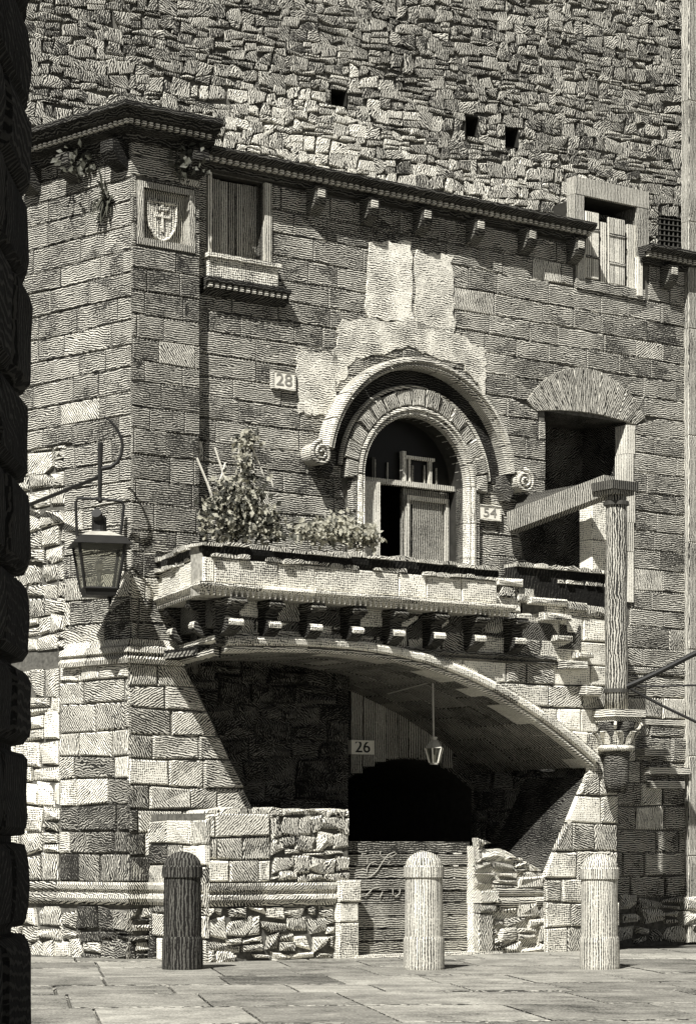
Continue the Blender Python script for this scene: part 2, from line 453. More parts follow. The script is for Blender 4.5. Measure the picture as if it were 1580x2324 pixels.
# ---------------------------------------------------------------- rubble wall rising behind and above the house
ub = UW.px(-60, 200)[0]; ue = UW.px(1740, 200)[0]
ZT, ZC = 13.95, 9.45
rw = thing('rubble_wall', UW.pt((ub+ue)/2, 0, -.4), 'tall weathered rubble stone wall rising above the house cornice, with small square holes', 'wall')
w2 = [W.px(1320, 445), W.px(1440, 660)]
W2 = (W.px(1320, 550)[0], 9.04, W.px(1440, 550)[0], 10.17)
grate = (UW.px(1492, 500)[0], 9.72, UW.px(1552, 500)[0], 10.26)
putlogs = []
for (x0, y0, x1, y1) in ((750, 205, 785, 240), (1055, 265, 1085, 310), (1145, 290, 1175, 335)):
    a, b = UW.px(x0, y1), UW.px(x1, y0); zc = (UW.px((x0+x1)/2, (y0+y1)/2)[1]); h = (y1-y0)/170/2
    putlogs.append((a[0], zc-h, b[0], zc+h))
hol_u = [rect(*q) for q in putlogs]+[rect(*grate)]
core(UW, rect(ub, 9.3, ue, ZT), hol_u, 'wall_core', 'mortar', rw, -.03)
b = MB(); b.pbox(UW, ub, ue, ZT-.05, ZT+.05, -.5, .05); b.build('wall_top', 'rubble', rw)
for q in putlogs: recess(UW, rect(*q), .02, -.35, 'putlog_hole', 'interior', rw)
frame2 = rect(W2[0]-.18, 8.9, W2[2]+.24, W2[3]+.27)
def rub_tone(x, y, r): return r
def rub_mat(x, y):
    d = math.hypot((x-640)/330, (y-330)/170); e = math.hypot((x-1090)/260, (y-440)/95); k = min(d, e)
    return 'rubble_pale' if k+U(-.35, .35) < .85 else 'rubble'
lay(UW, rubble(ub, ue, ZC, ZT, .145, .185, .55), rw, 'rubble_stone', rub_mat, .02, halves(rect(ub, ZC, ue, ZT)), [('p', ccw(h)) for h in hol_u], 300, .002, .007, gap=.005, inset=.010, rough=.006, dome=.004, jit=.010)

# ---------------------------------------------------------------- the house wall
u_l = W.px(438, 800)[0]; u_r = W.px(1700, 800)[0]
HB = 4.02
house = thing('stone_house', W.pt(2.5, 0, -.3), 'medieval house front of coursed stone with arched doorway, cornice and shuttered windows', 'house')
dl, dr = W.px(820, 1080)[0], W.px(1050, 1080)[0]
DC, DR = (dl+dr)/2, (dr-dl)/2; SZ = 6.03
n0, n1 = W.px(1235, 1000)[0], W.px(1420, 1000)[0]; NZ = 7.18
W1 = (W.px(478, 480)[0], 8.50, W.px(596, 480)[0], 9.50)
door_poly = [(DC-DR, HB), (DC+DR, HB)]+arc(DC, SZ, DR, 0, math.pi, 24)
so = W.uz((1168, 1190), (1198, 1292), (1235, 1292), (1235, 1150), (1420, 1292))
niche_poly = [so[1], (n1, so[4][1]), (n1, NZ), (n0, NZ), (n0, so[3][1]), so[0]]
stair_poly = [so[1], so[2], (n0, so[3][1]), so[0]]
ur1 = W.px(1395, 1700)[0]
outer = [(u_l, HB-.2), (ur1, HB-.2), (ur1, -.05), (u_r, -.05), (u_r, 9.55), (u_l, 9.55)]
door_poly_c = [(DC-DR, HB-.1), (DC+DR, HB-.1)]+arc(DC, SZ, DR, 0, math.pi, 24)
core(W, outer, [door_poly_c, niche_poly, rect(*W1), rect(W2[0], W2[1], W2[2], 9.52)], 'wall_core', 'mortar', house)
RV, RH = 1.17, 1.56
plast = [W.uz((832, 552), (928, 548), (935, 730), (828, 722)), W.uz((942, 572), (1022, 582), (1026, 752), (938, 742)),
         W.uz((770, 725), (935, 728), (1030, 755), (1095, 800), (1098, 905), (1050, 830), (920, 790), (800, 815), (760, 880), (752, 800)),
         W.uz((670, 800), (757, 802), (762, 900), (742, 942), (676, 938))]
hole_stones = [('c', DC, SZ, RV-.02), ('p', rect(DC-DR-.26, HB-.5, DC+DR+.26, SZ)), ('p', rect(n0, 4.4, n1+.06, NZ)), ('p', ccw(stair_poly)), ('p', rect(W1[0]-.06, 8.24, W1[2]+.12, 9.6)), ('p', ccw(frame2)), ('p', ccw([(n0-.16, NZ-.02), (n1+.16, NZ-.02)]+arc((n0+n1)/2, NZ+.6-1.316, 1.30, math.radians(35), math.radians(145), 12)))]
def tone_h(x, y, r): return r
def house_mat(x, y):
    if x > 1400 and y > 2020: return 'rubble_pale'
    if x > 1400 and y > 1480: return 'ashlar' if R.random() < .6 else 'pier'
    return 'pier' if R.random() < .05 else 'ashlar'
pol = courses(u_l, u_r, HB-.2, 9.50, .272, .70, .10, .008)
lay(W, pol, house, 'stone_block', house_mat, .030, halves(rect(u_l, HB-.2, u_r, 9.5)), hole_stones, 290, .008, .006, gap=.006, inset=.009, rough=.005, jit=.004)
pol = courses(ur1, u_r, .62, HB-.2, .30, .62, .15, .01)
lay(W, pol, house, 'lower_block', house_mat, .035, halves(rect(ur1, .6, u_r, HB-.2)), [], 290, .008, .02, gap=.009, inset=.016, rough=.010, jit=.006)
lay(W, rubble(ur1, u_r, -.02, .72, .2, .34, .5), house, 'rubble_stone', 'rubble_pale', .11, halves(rect(ur1, -.02, u_r, .7)), [], 290, .004, .05, gap=.02, inset=.04, rough=.03, dome=.04, jit=.03)
for poly in plast:
    pp = []
    for i, p in enumerate(poly):
        q = poly[(i+1)%len(poly)]
        for k in range(9):
            t = k/9; pp.append((p[0]+(q[0]-p[0])*t+U(-.035, .035), p[1]+(q[1]-p[1])*t+U(-.035, .035)))
    MB().prism(W, ccw(pp), .0, .044).build('plaster_patch', 'plaster', house)
# string course fragments at the right foot
for (x0, x1, y0, y1, pr) in ((1455, 1548, 1742, 1758, .16), (1462, 1540, 1772, 1790, .12), (1440, 1500, 1700, 1716, .2), (1425, 1548, 1632, 1645, .05)):
    a, b_ = W.px(x0, y1), W.px(x1, y0); zz = W.px((x0+x1)/2, (y0+y1)/2)[1]; h = (y1-y0)/330
    MB().pbox(W, a[0], b_[0], zz-h, zz+h, -.02, pr).build('ledge_stone', 'moulding', house)
# cornice over the house
def cornice(ua, ub_, zt, k0=0, k1=0):
    pr = [(-.06, zt), (.34, zt), (.34, zt-.035), (.32, zt-.05), (.29, zt-.085), (.17, zt-.09), (.17, zt-.15), (.12, zt-.16), (.10, zt-.215), (-.06, zt-.22)]
    c = MB().ext(W, ua, ub_, pr, k0, k1).build('cornice', 'dark_stone_and_shade', house)
    d = MB(); u = ua+.03
    while u < ub_-.03:
        d.pbox(W, u, u+.055, zt-.145, zt-.088, .16, .225); u += .095
    tag(d.build('dentils', 'moulding', c), kind='stuff')
CZ = 9.735
cu0, cu1 = W.px(447, 345)[0], W.px(1335, 520)[0]
cornice(cu0, W2[0]-.02, CZ); cornice(W2[2]+.02, u_r, CZ-.12)
def bracket(u, zt, parent):
    prof = [(-.02, zt), (.23, zt), (.23, zt-.15), (.20, zt-.22), (.14, zt-.26), (.06, zt-.31), (-.02, zt-.31)]
    o = MB().ext(W, u-.085, u+.085, prof).build('bracket', 'weathered', parent)
    MB().pbox(W, u-.05, u+.05, zt-.13, zt-.03, .225, .25).build('bracket_panel', 'moulding', o)
for x, y in ((705, 432), (825, 457), (945, 480), (1065, 505), (1182, 530), (1292, 550)): bracket(W.px(x, y)[0], CZ-.215, house)
bracket(W.px(1503, 590)[0], CZ-.33, house)
mk('roof_slab', [W.pt(cu0, CZ-.004, 0), W.pt(u_r, CZ-.004, 0), UW.pt(ue, CZ-.004, 0), UW.pt(UW.px(430, 300)[0], CZ-.004, 0)], [(0, 1, 2, 3)], 'weathered', house)
# upper left window
uA, zA, uB, zB = W1
wf = recess(W, rect(uA, zA, uB, zB), .0, -.5, 'window', 'interior', house)
MB().pbox(W, uA-.06, uA, zA, zB, -.16, .05).build('jamb', 'white_wood', wf); MB().pbox(W, uB, uB+.10, zA-.0, zB, -.16, .06).build('jamb', 'white_wood', wf)
nb = 7
for i in range(nb):
    a = uA+(uB-uA)*i/nb+.006; c = uA+(uB-uA)*(i+1)/nb-.006
    MB().pbox(W, a, c, zA+.01, zB-.02-U(0, .01), -.13-U(0, .012), -.10-U(0, .012)).build('shutter_board', 'wood_v', wf)
MB().pbox(W, uA-.1, uB+.14, zA-.29, zA-.012, -.05, .13).pbox(W, uA-.13, uB+.17, zA-.05, zA, -.05, .17).build('sill_block', 'pale', wf)
lg = MB().ext(W, uA-.16, uB+.30, [(-.05, 8.2), (.2, 8.2), (.2, 8.15), (.14, 8.12), (.14, 8.07), (.06, 8.0), (-.05, 8.0)]).build('sill_ledge', 'dark_stone_and_shade', wf)
d = MB(); u = uA-.13
while u < uB+.26: d.pbox(W, u, u+.05, 8.08, 8.13, .13, .18); u += .09
tag(d.build('dentils', 'moulding', lg), kind='stuff')
# upper right window
uA, zA, uB, zB = W2
wf = recess(W, rect(uA, zA, uB, zB), .0, -.6, 'window', 'interior', house)
MB().pbox(W, uA-.17, uA, CZ-.15, zB, -.12, .05).build('frame_block', 'vert_stone', wf); MB().pbox(W, uB, uB+.22, CZ-.25, zB, -.6, .05).build('frame_block', 'vert_stone', wf)
MB().pbox(W, uA-.17, uB+.22, zB+.004, zB+.24, -.12, .055).build('lintel', 'vert_stone', wf)
MB().pbox(W, uB-.02, uB+.07, zA-.1, CZ-.26, -.2, .08).build('jamb', 'white_wood', wf)
MB().pbox(W, uA-.12, uA+.01, zA-.05, 9.50, -.2, .06).build('jamb', 'white_wood', wf)
def shutter(ua, ub_, za, zb, dep, n):
    s = MB().pbox(W, ua, ub_, za, zb, dep-.03, dep).build('shutter', 'white_wood', wf)
    for i in range(n):
        a = ua+(ub_-ua)*i/n; MB().pbox(W, a+.006, a+(ub_-ua)/n-.006, za+.01, zb-.01, dep, dep+.012).build('slat_board', 'white_wood', s)
    for z in (za+(zb-za)*.3, za+(zb-za)*.72): MB().pbox(W, ua+.005, ub_-.005, z, z+.035, dep+.012, dep+.024).build('batten', 'wood_h', s)
w_ = uB-uA
shutter(uA+.02, uA+w_*.27, zA+.02, zB-.2, .045, 2)
shutter(uA+w_*.46, uA+w_*.76, zA+.0, zB-.22, .04, 3)
MB().pbox(W, uA+w_*.33, uA+w_*.44, zA, zB-.3, -.04, .02).build('mullion', 'white_wood', wf)
MB().pbox(W, uA+w_*.86, uB, zA, zB-.25, -.04, .01).build('mullion', 'white_wood', wf)
MB().pbox(W, uA-.14, uB+.14, zA-.14, zA-.005, -.1, .06).build('sill', 'ashlar', wf)
# grated opening over the right end of the cornice
go = recess(UW, rect(*grate), .02, -.5, 'grated_opening', 'interior', house)
for i in range(6):
    u = grate[0]+(grate[2]-grate[0])*(i+.5)/6; MB().tube([UW.pt(u, grate[1], .0), UW.pt(u, grate[3], .0)], .012, 6).build('bar', 'rust_iron', go)
for i in range(7):
    z = grate[1]+(grate[3]-grate[1])*(i+.5)/7; MB().tube([UW.pt(grate[0], z, .012), UW.pt(grate[2], z, .012)], .010, 6).build('bar', 'rust_iron', go)

# doorway
dw = recess(W, door_poly_c, .0, -1.6, 'doorway', 'interior', house)
nv = 15; a0 = math.radians(-3); da = (math.pi+math.radians(6))/nv
for i in range(nv):
    s, e = a0+da*i, a0+da*(i+1)
    ro = RV+U(-.025, .03)
    q = arc(DC, SZ, ro, s, e, 2)+arc(DC, SZ, DR+.13, e, s, 2)
    g = stone_geo(W, q, .13+U(-.012, .012), gap=.006, inset=.014, rough=.008, jit=.004)
    rot_uv(mk('voussoir', g[0], g[1], 'vert_stone', dw, U(.2, .7)), math.pi/2-(s+e)/2)
jz = [HB-.1, 4.6, 5.1, 5.55, SZ-.07]
for sgn in (-1, 1):
    for k in range(len(jz)-1):
        ua, ub_ = DC+sgn*(DR+.13), DC+sgn*(DR+.22)
        g = stone_geo(W, ccw([(ua, jz[k]), (ub_, jz[k]), (ub_, jz[k+1]), (ua, jz[k+1])]), .10, gap=.006, inset=.012, rough=.006)
        mk('jamb_block', g[0], g[1], 'ashlar', dw)
prof = [(0, -.14), (0, .08), (.03, .115), (.06, .10), (.085, .135), (.125, .125), (.13, 0), (.13, -.05)]
prof = [(-o, dd) for o, dd in prof]
na = 9
for i in range(na):
    s, e = math.pi*i/na+.006, math.pi*(i+1)/na-.006
    MB().sweep(W, arc(DC, SZ, DR, s, e, 5), prof).build('arch_moulding', 'moulding', dw)
for sgn in (-1, 1):
    for k in range(len(jz)-1):
        z0, z1 = jz[k]+.005, (jz[k+1]-.005 if k < 3 else SZ-.006)
        cv = [(DC+DR, z0), (DC+DR, z1)] if sgn > 0 else [(DC-DR, z1), (DC-DR, z0)]
        MB().sweep(W, cv, prof).build('jamb_moulding', 'pale', dw)
MB().sweep(W, arc(DC, SZ, RV-.02, math.radians(4), math.radians(176), 40), [(0, -.02), (0, .045), (-(RH-.14-RV+.03), .045), (-(RH-.14-RV+.03), -.02)]).build('channel_shade_ring', 'dark_stone_and_shade', dw)  # dark ring paints the hood's shadow into the channel
# hood mould with scrolls
hp = [(0, -.03), (0, .20), (.03, .25), (.06, .22), (.08, .27), (.12, .265), (.14, .22), (.14, -.03)]
hp = [(-o, dd) for o, dd in hp]
HA0, HA1 = math.radians(8), math.radians(170)
hood = None
for i in range(11):
    s = HA0+(HA1-HA0)*i/11+.004; e = HA0+(HA1-HA0)*(i+1)/11-.004
    MB().sweep(W, arc(DC, SZ, RH-.14, s, e, 5), hp).build('hood_mould', 'moulding', dw)
MB().sweep(W, arc(DC, SZ, RV+.01, math.radians(5), math.radians(175), 30), [(0, -.03), (0, .08), (-.035, .1), (-.05, .06), (-.05, -.03)]).build('inner_fillet', 'moulding', dw)
for sgn, ang in ((-1, HA1), (1, HA0)):
    hu, hz = DC+(RH-.02)*math.cos(ang), SZ+(RH-.02)*math.sin(ang)
    cu, cz = hu+sgn*.12, hz-.09
    pts = []
    for k in range(40):
        t = k/39; an = math.radians(90)+sgn*-1*t*math.radians(820) if False else math.pi/2 - sgn*t*math.radians(800)*1
        r = .155*(1-t*.86); pts.append(W.pt(cu+r*math.cos(an), cz+r*math.sin(an), .27+.03*t))
    sc = MB().tube(pts, .030, 6, .016).build('scroll', 'moulding', dw, smooth=True)
    dsk = MB(); ring = [(cu+.14*math.cos(2*math.pi*k/20), cz+.14*math.sin(2*math.pi*k/20)) for k in range(20)]
    dsk.prism(W, ring, -.02, .255).build('scroll_body', 'moulding', sc)
    ci = hu-sgn*.06
    MB().prism(W, ccw([(ci-.12, hz-.02), (ci+.12, hz-.02), (ci+.12, hz-.18), (ci+.02, hz-.36), (ci-.06, hz-.36), (ci-.12, hz-.2)]), -.02, .16).build('hood_corbel', 'weathered', dw)
# joinery
dj = MB().pbox(W, DC-DR, DC+DR, SZ-.035, SZ+.03, -.26, -.16).build('transom', 'white_wood', dw)
zz0 = HB
pz = MB().prism(W, [(DC-DR+.0, zz0), (DC-DR*.58, zz0), (DC-DR*.58, SZ-.04), (DC-DR, SZ-.04)], -.2, -.055).build('side_panel', 'white_wood', dw)
def leaf(ua, ub_, dep, mat, zt):
    o = MB().pbox(W, ua, ub_, zz0, zt, dep-.05, dep).build('door_leaf', mat, dw)
    for (za, zb) in ((zz0+.2, zz0+.78), (zz0+.92, zt-.15)):
        for (p, q, r_, s_) in ((ua+.08, ub_-.08, za-.06, za), (ua+.08, ub_-.08, zb, zb+.06), (ua+.03, ua+.08, za-.06, zb+.06), (ub_-.08, ub_-.03, za-.06, zb+.06)):
            MB().pbox(W, p, q, r_, s_, dep, dep+.045).build('rail', 'white_wood' if mat == 'wood_v' else mat, o)
        MB().pbox(W, ua+.14, ub_-.14, za+.05, zb-.05, dep, dep+.02).build('door_panel', mat, o)
    return o
lf = leaf(DC+DR*.08, DC+DR, -.30, 'wood_v', SZ-.04)
cu_, cz_ = DC+DR*.22, zz0+.62
MB().tube([W.pt(cu_+.05*math.cos(t*.4), cz_-.06+.06*math.sin(t*.4), -.23) for t in range(17)], .008, 6).build('door_knocker', 'iron', lf)
lf2 = leaf(DC-DR*.56, DC-.02, -.75, 'dark_wood', SZ-.04)
# fanlight
fl = MB().pbox(W, DC-.03, DC+.03, SZ+.03, SZ+.42, -.24, -.18).pbox(W, DC+.09, DC+.12, SZ+.03, SZ+.36, -.24, -.2).build('fanlight', 'white_wood', dw)
MB().pbox(W, DC+.03, DC+.50, SZ+.33, SZ+.37, -.24, -.18).build('fanlight_rail', 'white_wood', fl)
MB().pbox(W, DC+.42, DC+.46, SZ+.03, SZ+.33, -.24, -.19).build('fanlight_bar', 'white_wood', fl)
MB().pbox(W, DC-.5, DC-.46, SZ+.03, SZ+.30, -.24, -.2).build('fanlight_bar', 'dark_wood', fl)
for k in range(7):
    du_ = -.62+.2*k
    if abs(du_) > .05: MB().pbox(W, DC+du_-.012, DC+du_+.012, SZ+.03, SZ+.26+.02*(k % 2), -.26, -.235).build('fanlight_bar', 'wood_v', fl)
gp = arc(DC, SZ+.03, DR-.01, 0, math.pi, 20)
mk('fanlight_pane', [W.pt(u, z, -.27) for u, z in gp], [tuple(range(len(gp)))], 'glass_dark', fl)

# arched opening to the right of the door
nc = recess(W, niche_poly, .0, -.9, 'loggia_opening', 'recess_wall', house)
oc, orr = (n0+n1)/2, 1.316; ocz = NZ+.66-orr
ha = math.radians(55); nw = 15
def inn(t): return (n0-.16+(n1-n0+.32)*t, NZ-.02+.07*math.sin(math.pi*t))
for i in range(nw):
    t0, t1 = i/nw, (i+1)/nw
    a1, a2 = math.pi/2+ha-2*ha*t0, math.pi/2+ha-2*ha*t1
    q = [inn(t0), inn(t1), (oc+orr*math.cos(a2), ocz+orr*math.sin(a2)), (oc+orr*math.cos(a1), ocz+orr*math.sin(a1))]
    g = stone_geo(W, q, .04+U(-.006, .006), gap=.003, inset=.006, rough=.005); rot_uv(mk('voussoir', g[0], g[1], 'vert_stone', nc, U(.3, .7)), math.pi/2-(a1+a2)/2)
for z0, z1, uo in ((6.75, 7.14, .12), (6.3, 6.745, .1), (5.8, 6.295, .13), (5.4, 5.795, .1), (4.7, 5.39, .1)):
    MB().pbox(W, n1-.02, n1+uo, z0, z1, -.20, .05).build('jamb_block', 'white_wood', nc)

# ---------------------------------------------------------------- corner tower
tower = thing('corner_tower', (CORNER[0]-.6, CORNER[1]+.8, 0), 'square stone tower corner of coursed blocks with heavy cornice and carved shield panel', 'tower')
TLu = -3.6; TRu = TR.px(452, 800)[0]
arms = (TR.px(322, 480)[0], 8.52, TR.px(428, 480)[0], 9.12)
core(TL, rect(TLu, 3.4, 0, 9.95), [], 'wall_core', 'mortar', tower)
core(TR, rect(0, 3.4, TRu, 9.95), [rect(*arms)], 'wall_core', 'mortar', tower)
b = MB().pbox(TR, TRu-.003, TRu, 3.4, 9.95, -.3, 0); b.build('wall_end', 'ashlar', tower)
def tower_mat(x, y):
    if y > 1320 and R.random() < .6: return 'pier'
    return 'pier' if R.random() < .04 else 'tower_ashlar'
zrow = courses(-6, 6, 3.72, 9.8, .275, .62, .10, .004)
lay(TL, courses(TLu, .3, 3.72, 9.75, .275, .66, .1, .008), tower, 'stone_block', tower_mat, .030, halves(rect(TLu, 3.72, 0.022, 9.75)), [('p', rect(TLu-.1, 3.0, TL.px(150, 1300)[0], 6.2))], 170, .008, .006, gap=.006, inset=.009, rough=.005, jit=.004)
lay(TL, rubble(TLu, TL.px(150, 1300)[0], 3.72, 6.3, .22, .34), tower, 'rubble_stone', 'pier', .045, halves(rect(TLu, 3.72, TL.px(152, 1300)[0], 6.2)), [], 120, .006, .02, gap=.012, inset=.02, rough=.015, dome=.015, jit=.01)
lay(TR, courses(-.1, TRu, 3.72, 9.75, .275, .55, .1, .008), tower, 'stone_block', tower_mat, .030, halves(rect(-.022, 3.72, TRu, 9.75)), [('p', rect(arms[0]-.08, arms[1]-.1, arms[2]+.08, arms[3]+.08))], 125, .008, .006, gap=.006, inset=.009, rough=.005, jit=.004)
cp = [(-.1, 9.98), (.42, 9.98), (.42, 9.92), (.38, 9.90), (.34, 9.84), (.26, 9.82), (.24, 9.74), (.12, 9.70), (.08, 9.63), (-.1, 9.63)]
MB().ext(TL, TLu, 0, cp, 0, MIT).build('cornice', 'dark_stone_and_shade', tower)
MB().ext(TR, 0, TRu+.08, cp, -MIT, 0).build('cornice', 'dark_stone_and_shade', tower)
d = MB(); u = TLu
while u < .25: d.pbox(TL, u, u+.05, 9.765, 9.815, .2, .29); u += .09
tag(d.build('dentils', 'moulding', tower), kind='stuff')
d = MB(); u = -.2
while u < TRu: d.pbox(TR, u, u+.05, 9.765, 9.815, .2, .29); u += .09
tag(d.build('dentils', 'moulding', tower), kind='stuff')
def tbr(P, u):
    pr = [(-.02, 9.63), (.27, 9.63), (.27, 9.5), (.2, 9.4), (.1, 9.34), (-.02, 9.3)]
    MB().ext(P, u-.11, u+.11, pr).build('bracket', 'dark_stone_and_shade', tower)
tbr(TL, TL.px(282, 330)[0]); tbr(TL, TL.px(180, 350)[0]); tbr(TR, TR.px(430, 370)[0]); tbr(TL, TL.px(85, 350)[0])
# shield panel
sp = recess(TR, rect(*arms), .02, -.09, 'shield_panel', 'vert_stone', tower)
a0_, z0_, a1_, z1_ = arms
for (p, q, r_, s_) in ((a0_-.07, a1_+.07, z1_, z1_+.07), (a0_-.07, a1_+.07, z0_-.08, z0_), (a0_-.07, a0_-.001, z0_, z1_), (a1_+.001, a1_+.07, z0_, z1_)):
    MB().pbox(TR, p, q, r_, s_, -.02, .045).build('panel_frame', 'vert_stone', sp)
su = (a0_+a1_)/2-.02; sh = []
for k in range(13):
    t = math.pi*k/12; sh.append((su-.19*math.cos(t)*(1), z0_+.28-.25*math.sin(t)**.9 if 0 < k < 12 else z0_+.28))
shp = ccw([(su-.20, z1_-.12)]+[(su+.20, z1_-.12)]+[(su+.20, z0_+.3), (su+.17, z0_+.17), (su+.09, z0_+.06), (su, z0_+.02), (su-.09, z0_+.06), (su-.17, z0_+.17), (su-.20, z0_+.3)])
sd = MB().prism(TR, shp, -.09, -.04).build('shield', 'pale', sp)
MB().tube([TR.pt(u, z, -.035) for u, z in shp+[shp[0]]], .016, 6).build('shield_rim', 'pale', sd)
MB().pbox(TR, su-.012, su+.012, z0_+.13, z0_+.36, -.041, -.02).pbox(TR, su-.10, su+.10, z0_+.30, z0_+.325, -.041, -.018).build('shield_emblem', 'pale', sd)
MB().prism(TR, ccw([(su-.07, z0_+.38), (su+.07, z0_+.38), (su+.09, z0_+.44), (su+.04, z0_+.41), (su, z0_+.455), (su-.04, z0_+.41), (su-.09, z0_+.44)]), -.041, -.018).build('shield_crest', 'pale', sd)
for k in range(9):
    u = su-.17+.34*k/8; zb_ = z0_+.03+ (abs(u-su)/.2)**1.6*.2
    MB().pbox(TR, u-.006, u+.006, zb_, z1_-.09, -.041, -.034).build('shield_stripe', 'vert_stone', sd)

# thick base of the tower with ledge and moulded band
ckL = 0.14*MIT                                # corner of the thicker base, metres past the tower corner
LLc, LRc = 0.0+0.14*MIT, -0.14*MIT
slope = LR.uz((413, 1515), (445, 1560), (475, 1625), (505, 1690), (540, 1775), (572, 1842))  # slanted edge of the base, shaped along the balcony's shadow line
LEDGE = 3.52
lu1 = LR.px(792, 1950)[0]
LWZ = LR.px(700, 1842)[1]
base_poly = [(LRc, -.05), (slope[-1][0], -.05)]+slope[::-1]+[(slope[0][0], LEDGE), (LRc, LEDGE)]
core(LR, base_poly, [], 'base_core', 'mortar', tower)
core(LL, rect(TLu, -.05, LLc, LEDGE), [], 'base_core', 'mortar', tower)
# solid ends of the base towards the archway
n = len(slope); fc = []; vv = [LR.pt(u, z, 0) for u, z in slope]+[LR.pt(u, z, -.6) for u, z in slope]
mk('base_return', vv, [(i, i+1, n+i+1, n+i) for i in range(n-1)], 'pier', tower)
def base_mat(x, y):
    k = math.hypot((x-245)/120, (y-1990)/230)+U(-.25, .25)
    if k < .95: return 'pier_dark'  # oval patch of darker blocks low on the base
    if x < 150 and 1600 < y < 1860: return 'pale'  # paler stones paint in a sunlit patch
    return 'pier' if R.random() < .8 else 'pale'
keepL = halves(rect(TLu, -.02, LLc+.022, 3.5)); bandz0, bandz1 = .63, .90
def pslab(P, u0, u1, za, zb, h, w, **kw): return courses(u0, u1, za, zb, h, w, .12, .012)
lay(LL, courses(TL.px(140, 1700)[0], LLc+.1, bandz1, LEDGE-.05, .30, .55, .12, .014), tower, 'base_block', base_mat, .035, halves(rect(LL.px(140, 1700)[0], bandz1, LLc+.024, LEDGE-.04)), [], 150, .008, .014, gap=.010, inset=.016, rough=.010, jit=.008)
lay(LL, rubble(TLu, LL.px(142, 1700)[0], bandz1, LEDGE-.05, .28, .40), tower, 'rubble_stone', base_mat, .05, halves(rect(TLu, bandz1, LL.px(139, 1700)[0], LEDGE-.04)), [], 60, .008, .02, gap=.012, inset=.025, rough=.02, dome=.02, jit=.015)
# convex pieces of the right base face: above the low wall, left of the sloping edge
def slope_keep(): 
    a, b = slope[0], slope[-1]; E = []
    eu, ez = b[0]-a[0], b[1]-a[1]; L = math.hypot(eu, ez); nu, nz = -ez/L, eu/L
    if nu < 0: nu, nz = -nu, -nz
    return [(nu, nz, nu*a[0]+nz*a[1]+.03)]
lay(LR, courses(LRc-.1, lu1, LWZ, LEDGE-.05, .30, .62, .12, .012), tower, 'base_block', base_mat, .035, halves(rect(LRc-.024, LWZ, lu1, LEDGE-.04))+slope_keep(), [], 120, .008, .014, gap=.010, inset=.016, rough=.010, jit=.008)
lay(LR, courses(LRc-.1, lu1, bandz1, LWZ, .285, .62, .06, .01), tower, 'base_block', base_mat, .035, halves(rect(LRc-.024, bandz1, slope[-1][0], LWZ)), [], 120, .008, .014, gap=.010, inset=.016, rough=.010, jit=.008)
ju0 = slope[-1][0]
lay(LL, rubble(TLu, LLc+.1, -.03, bandz0, .2, .34, .4), tower, 'foot_block', base_mat, .05, halves(rect(TLu, -.03, LLc+.03, bandz0)), [], 60, .008, .02, gap=.012, inset=.02, rough=.015, dome=.01, jit=.012)
lay(LR, rubble(LRc-.1, ju0, -.03, bandz0, .2, .34, .5), tower, 'foot_block', base_mat, .05, halves(rect(LRc-.03, -.03, ju0, bandz0)), [], 60, .006, .025, gap=.014, inset=.022, rough=.018, dome=.012, jit=.015)
bp_ = [(-.02, bandz1), (.07, bandz1), (.09, bandz1-.03), (.08, bandz1-.08), (.045, bandz1-.10), (.045, bandz1-.13), (.08, bandz1-.15), (.09, bandz1-.19), (.07, bandz1-.23), (.04, bandz1-.265), (-.02, bandz1-.27)]
segs = [LRc, LRc+.5, LRc+1.1, ju0-.01]
for i in range(3): MB().ext(LR, segs[i]+(.004 if i else 0), segs[i+1]-.004, bp_, -MIT if i == 0 else 0, 0).build('moulded_band', 'pier', tower)
segs = [TLu, -2.2, -1.1, LLc]
for i in range(3): MB().ext(LL, segs[i]+.004, segs[i+1]-(.004 if i < 2 else 0), bp_, 0, MIT if i == 2 else 0).build('moulded_band', 'pier', tower)
# ledge on the base
lp = [(-.2, LEDGE+.24), (.02, LEDGE+.24), (.03, LEDGE+.17), (.10, LEDGE+.14), (.11, LEDGE+.08), (.06, LEDGE+.06), (.12, LEDGE+.0), (.10, LEDGE-.05), (-.1, LEDGE-.05)]
ls = [LL.px(150, 1490)[0], -.55, LLc]
for i in range(2): MB().ext(LL, ls[i]+.004, ls[i+1]-(.005 if i < 1 else 0), lp, 0, MIT if i == 1 else 0).build('ledge', 'pier', tower)
ls = [LRc, LRc+.42, slope[0][0]+.02]
for i in range(2): MB().ext(LR, ls[i]+(.004 if i else 0), ls[i+1]-.004, lp, -MIT if i == 0 else 0, 0).build('ledge', 'pier', tower)

# ---------------------------------------------------------------- balcony on the great arch
balc = thing('stone_balcony', F.pt(2.2, 0, -.5), 'stone balcony with panelled parapet and corbels carried on a wide sloping arch', 'balcony')
RU0 = -RLEN
FU1 = F.px(1128, 1300)[0]
ZB0, ZB1 = 4.277, 4.560
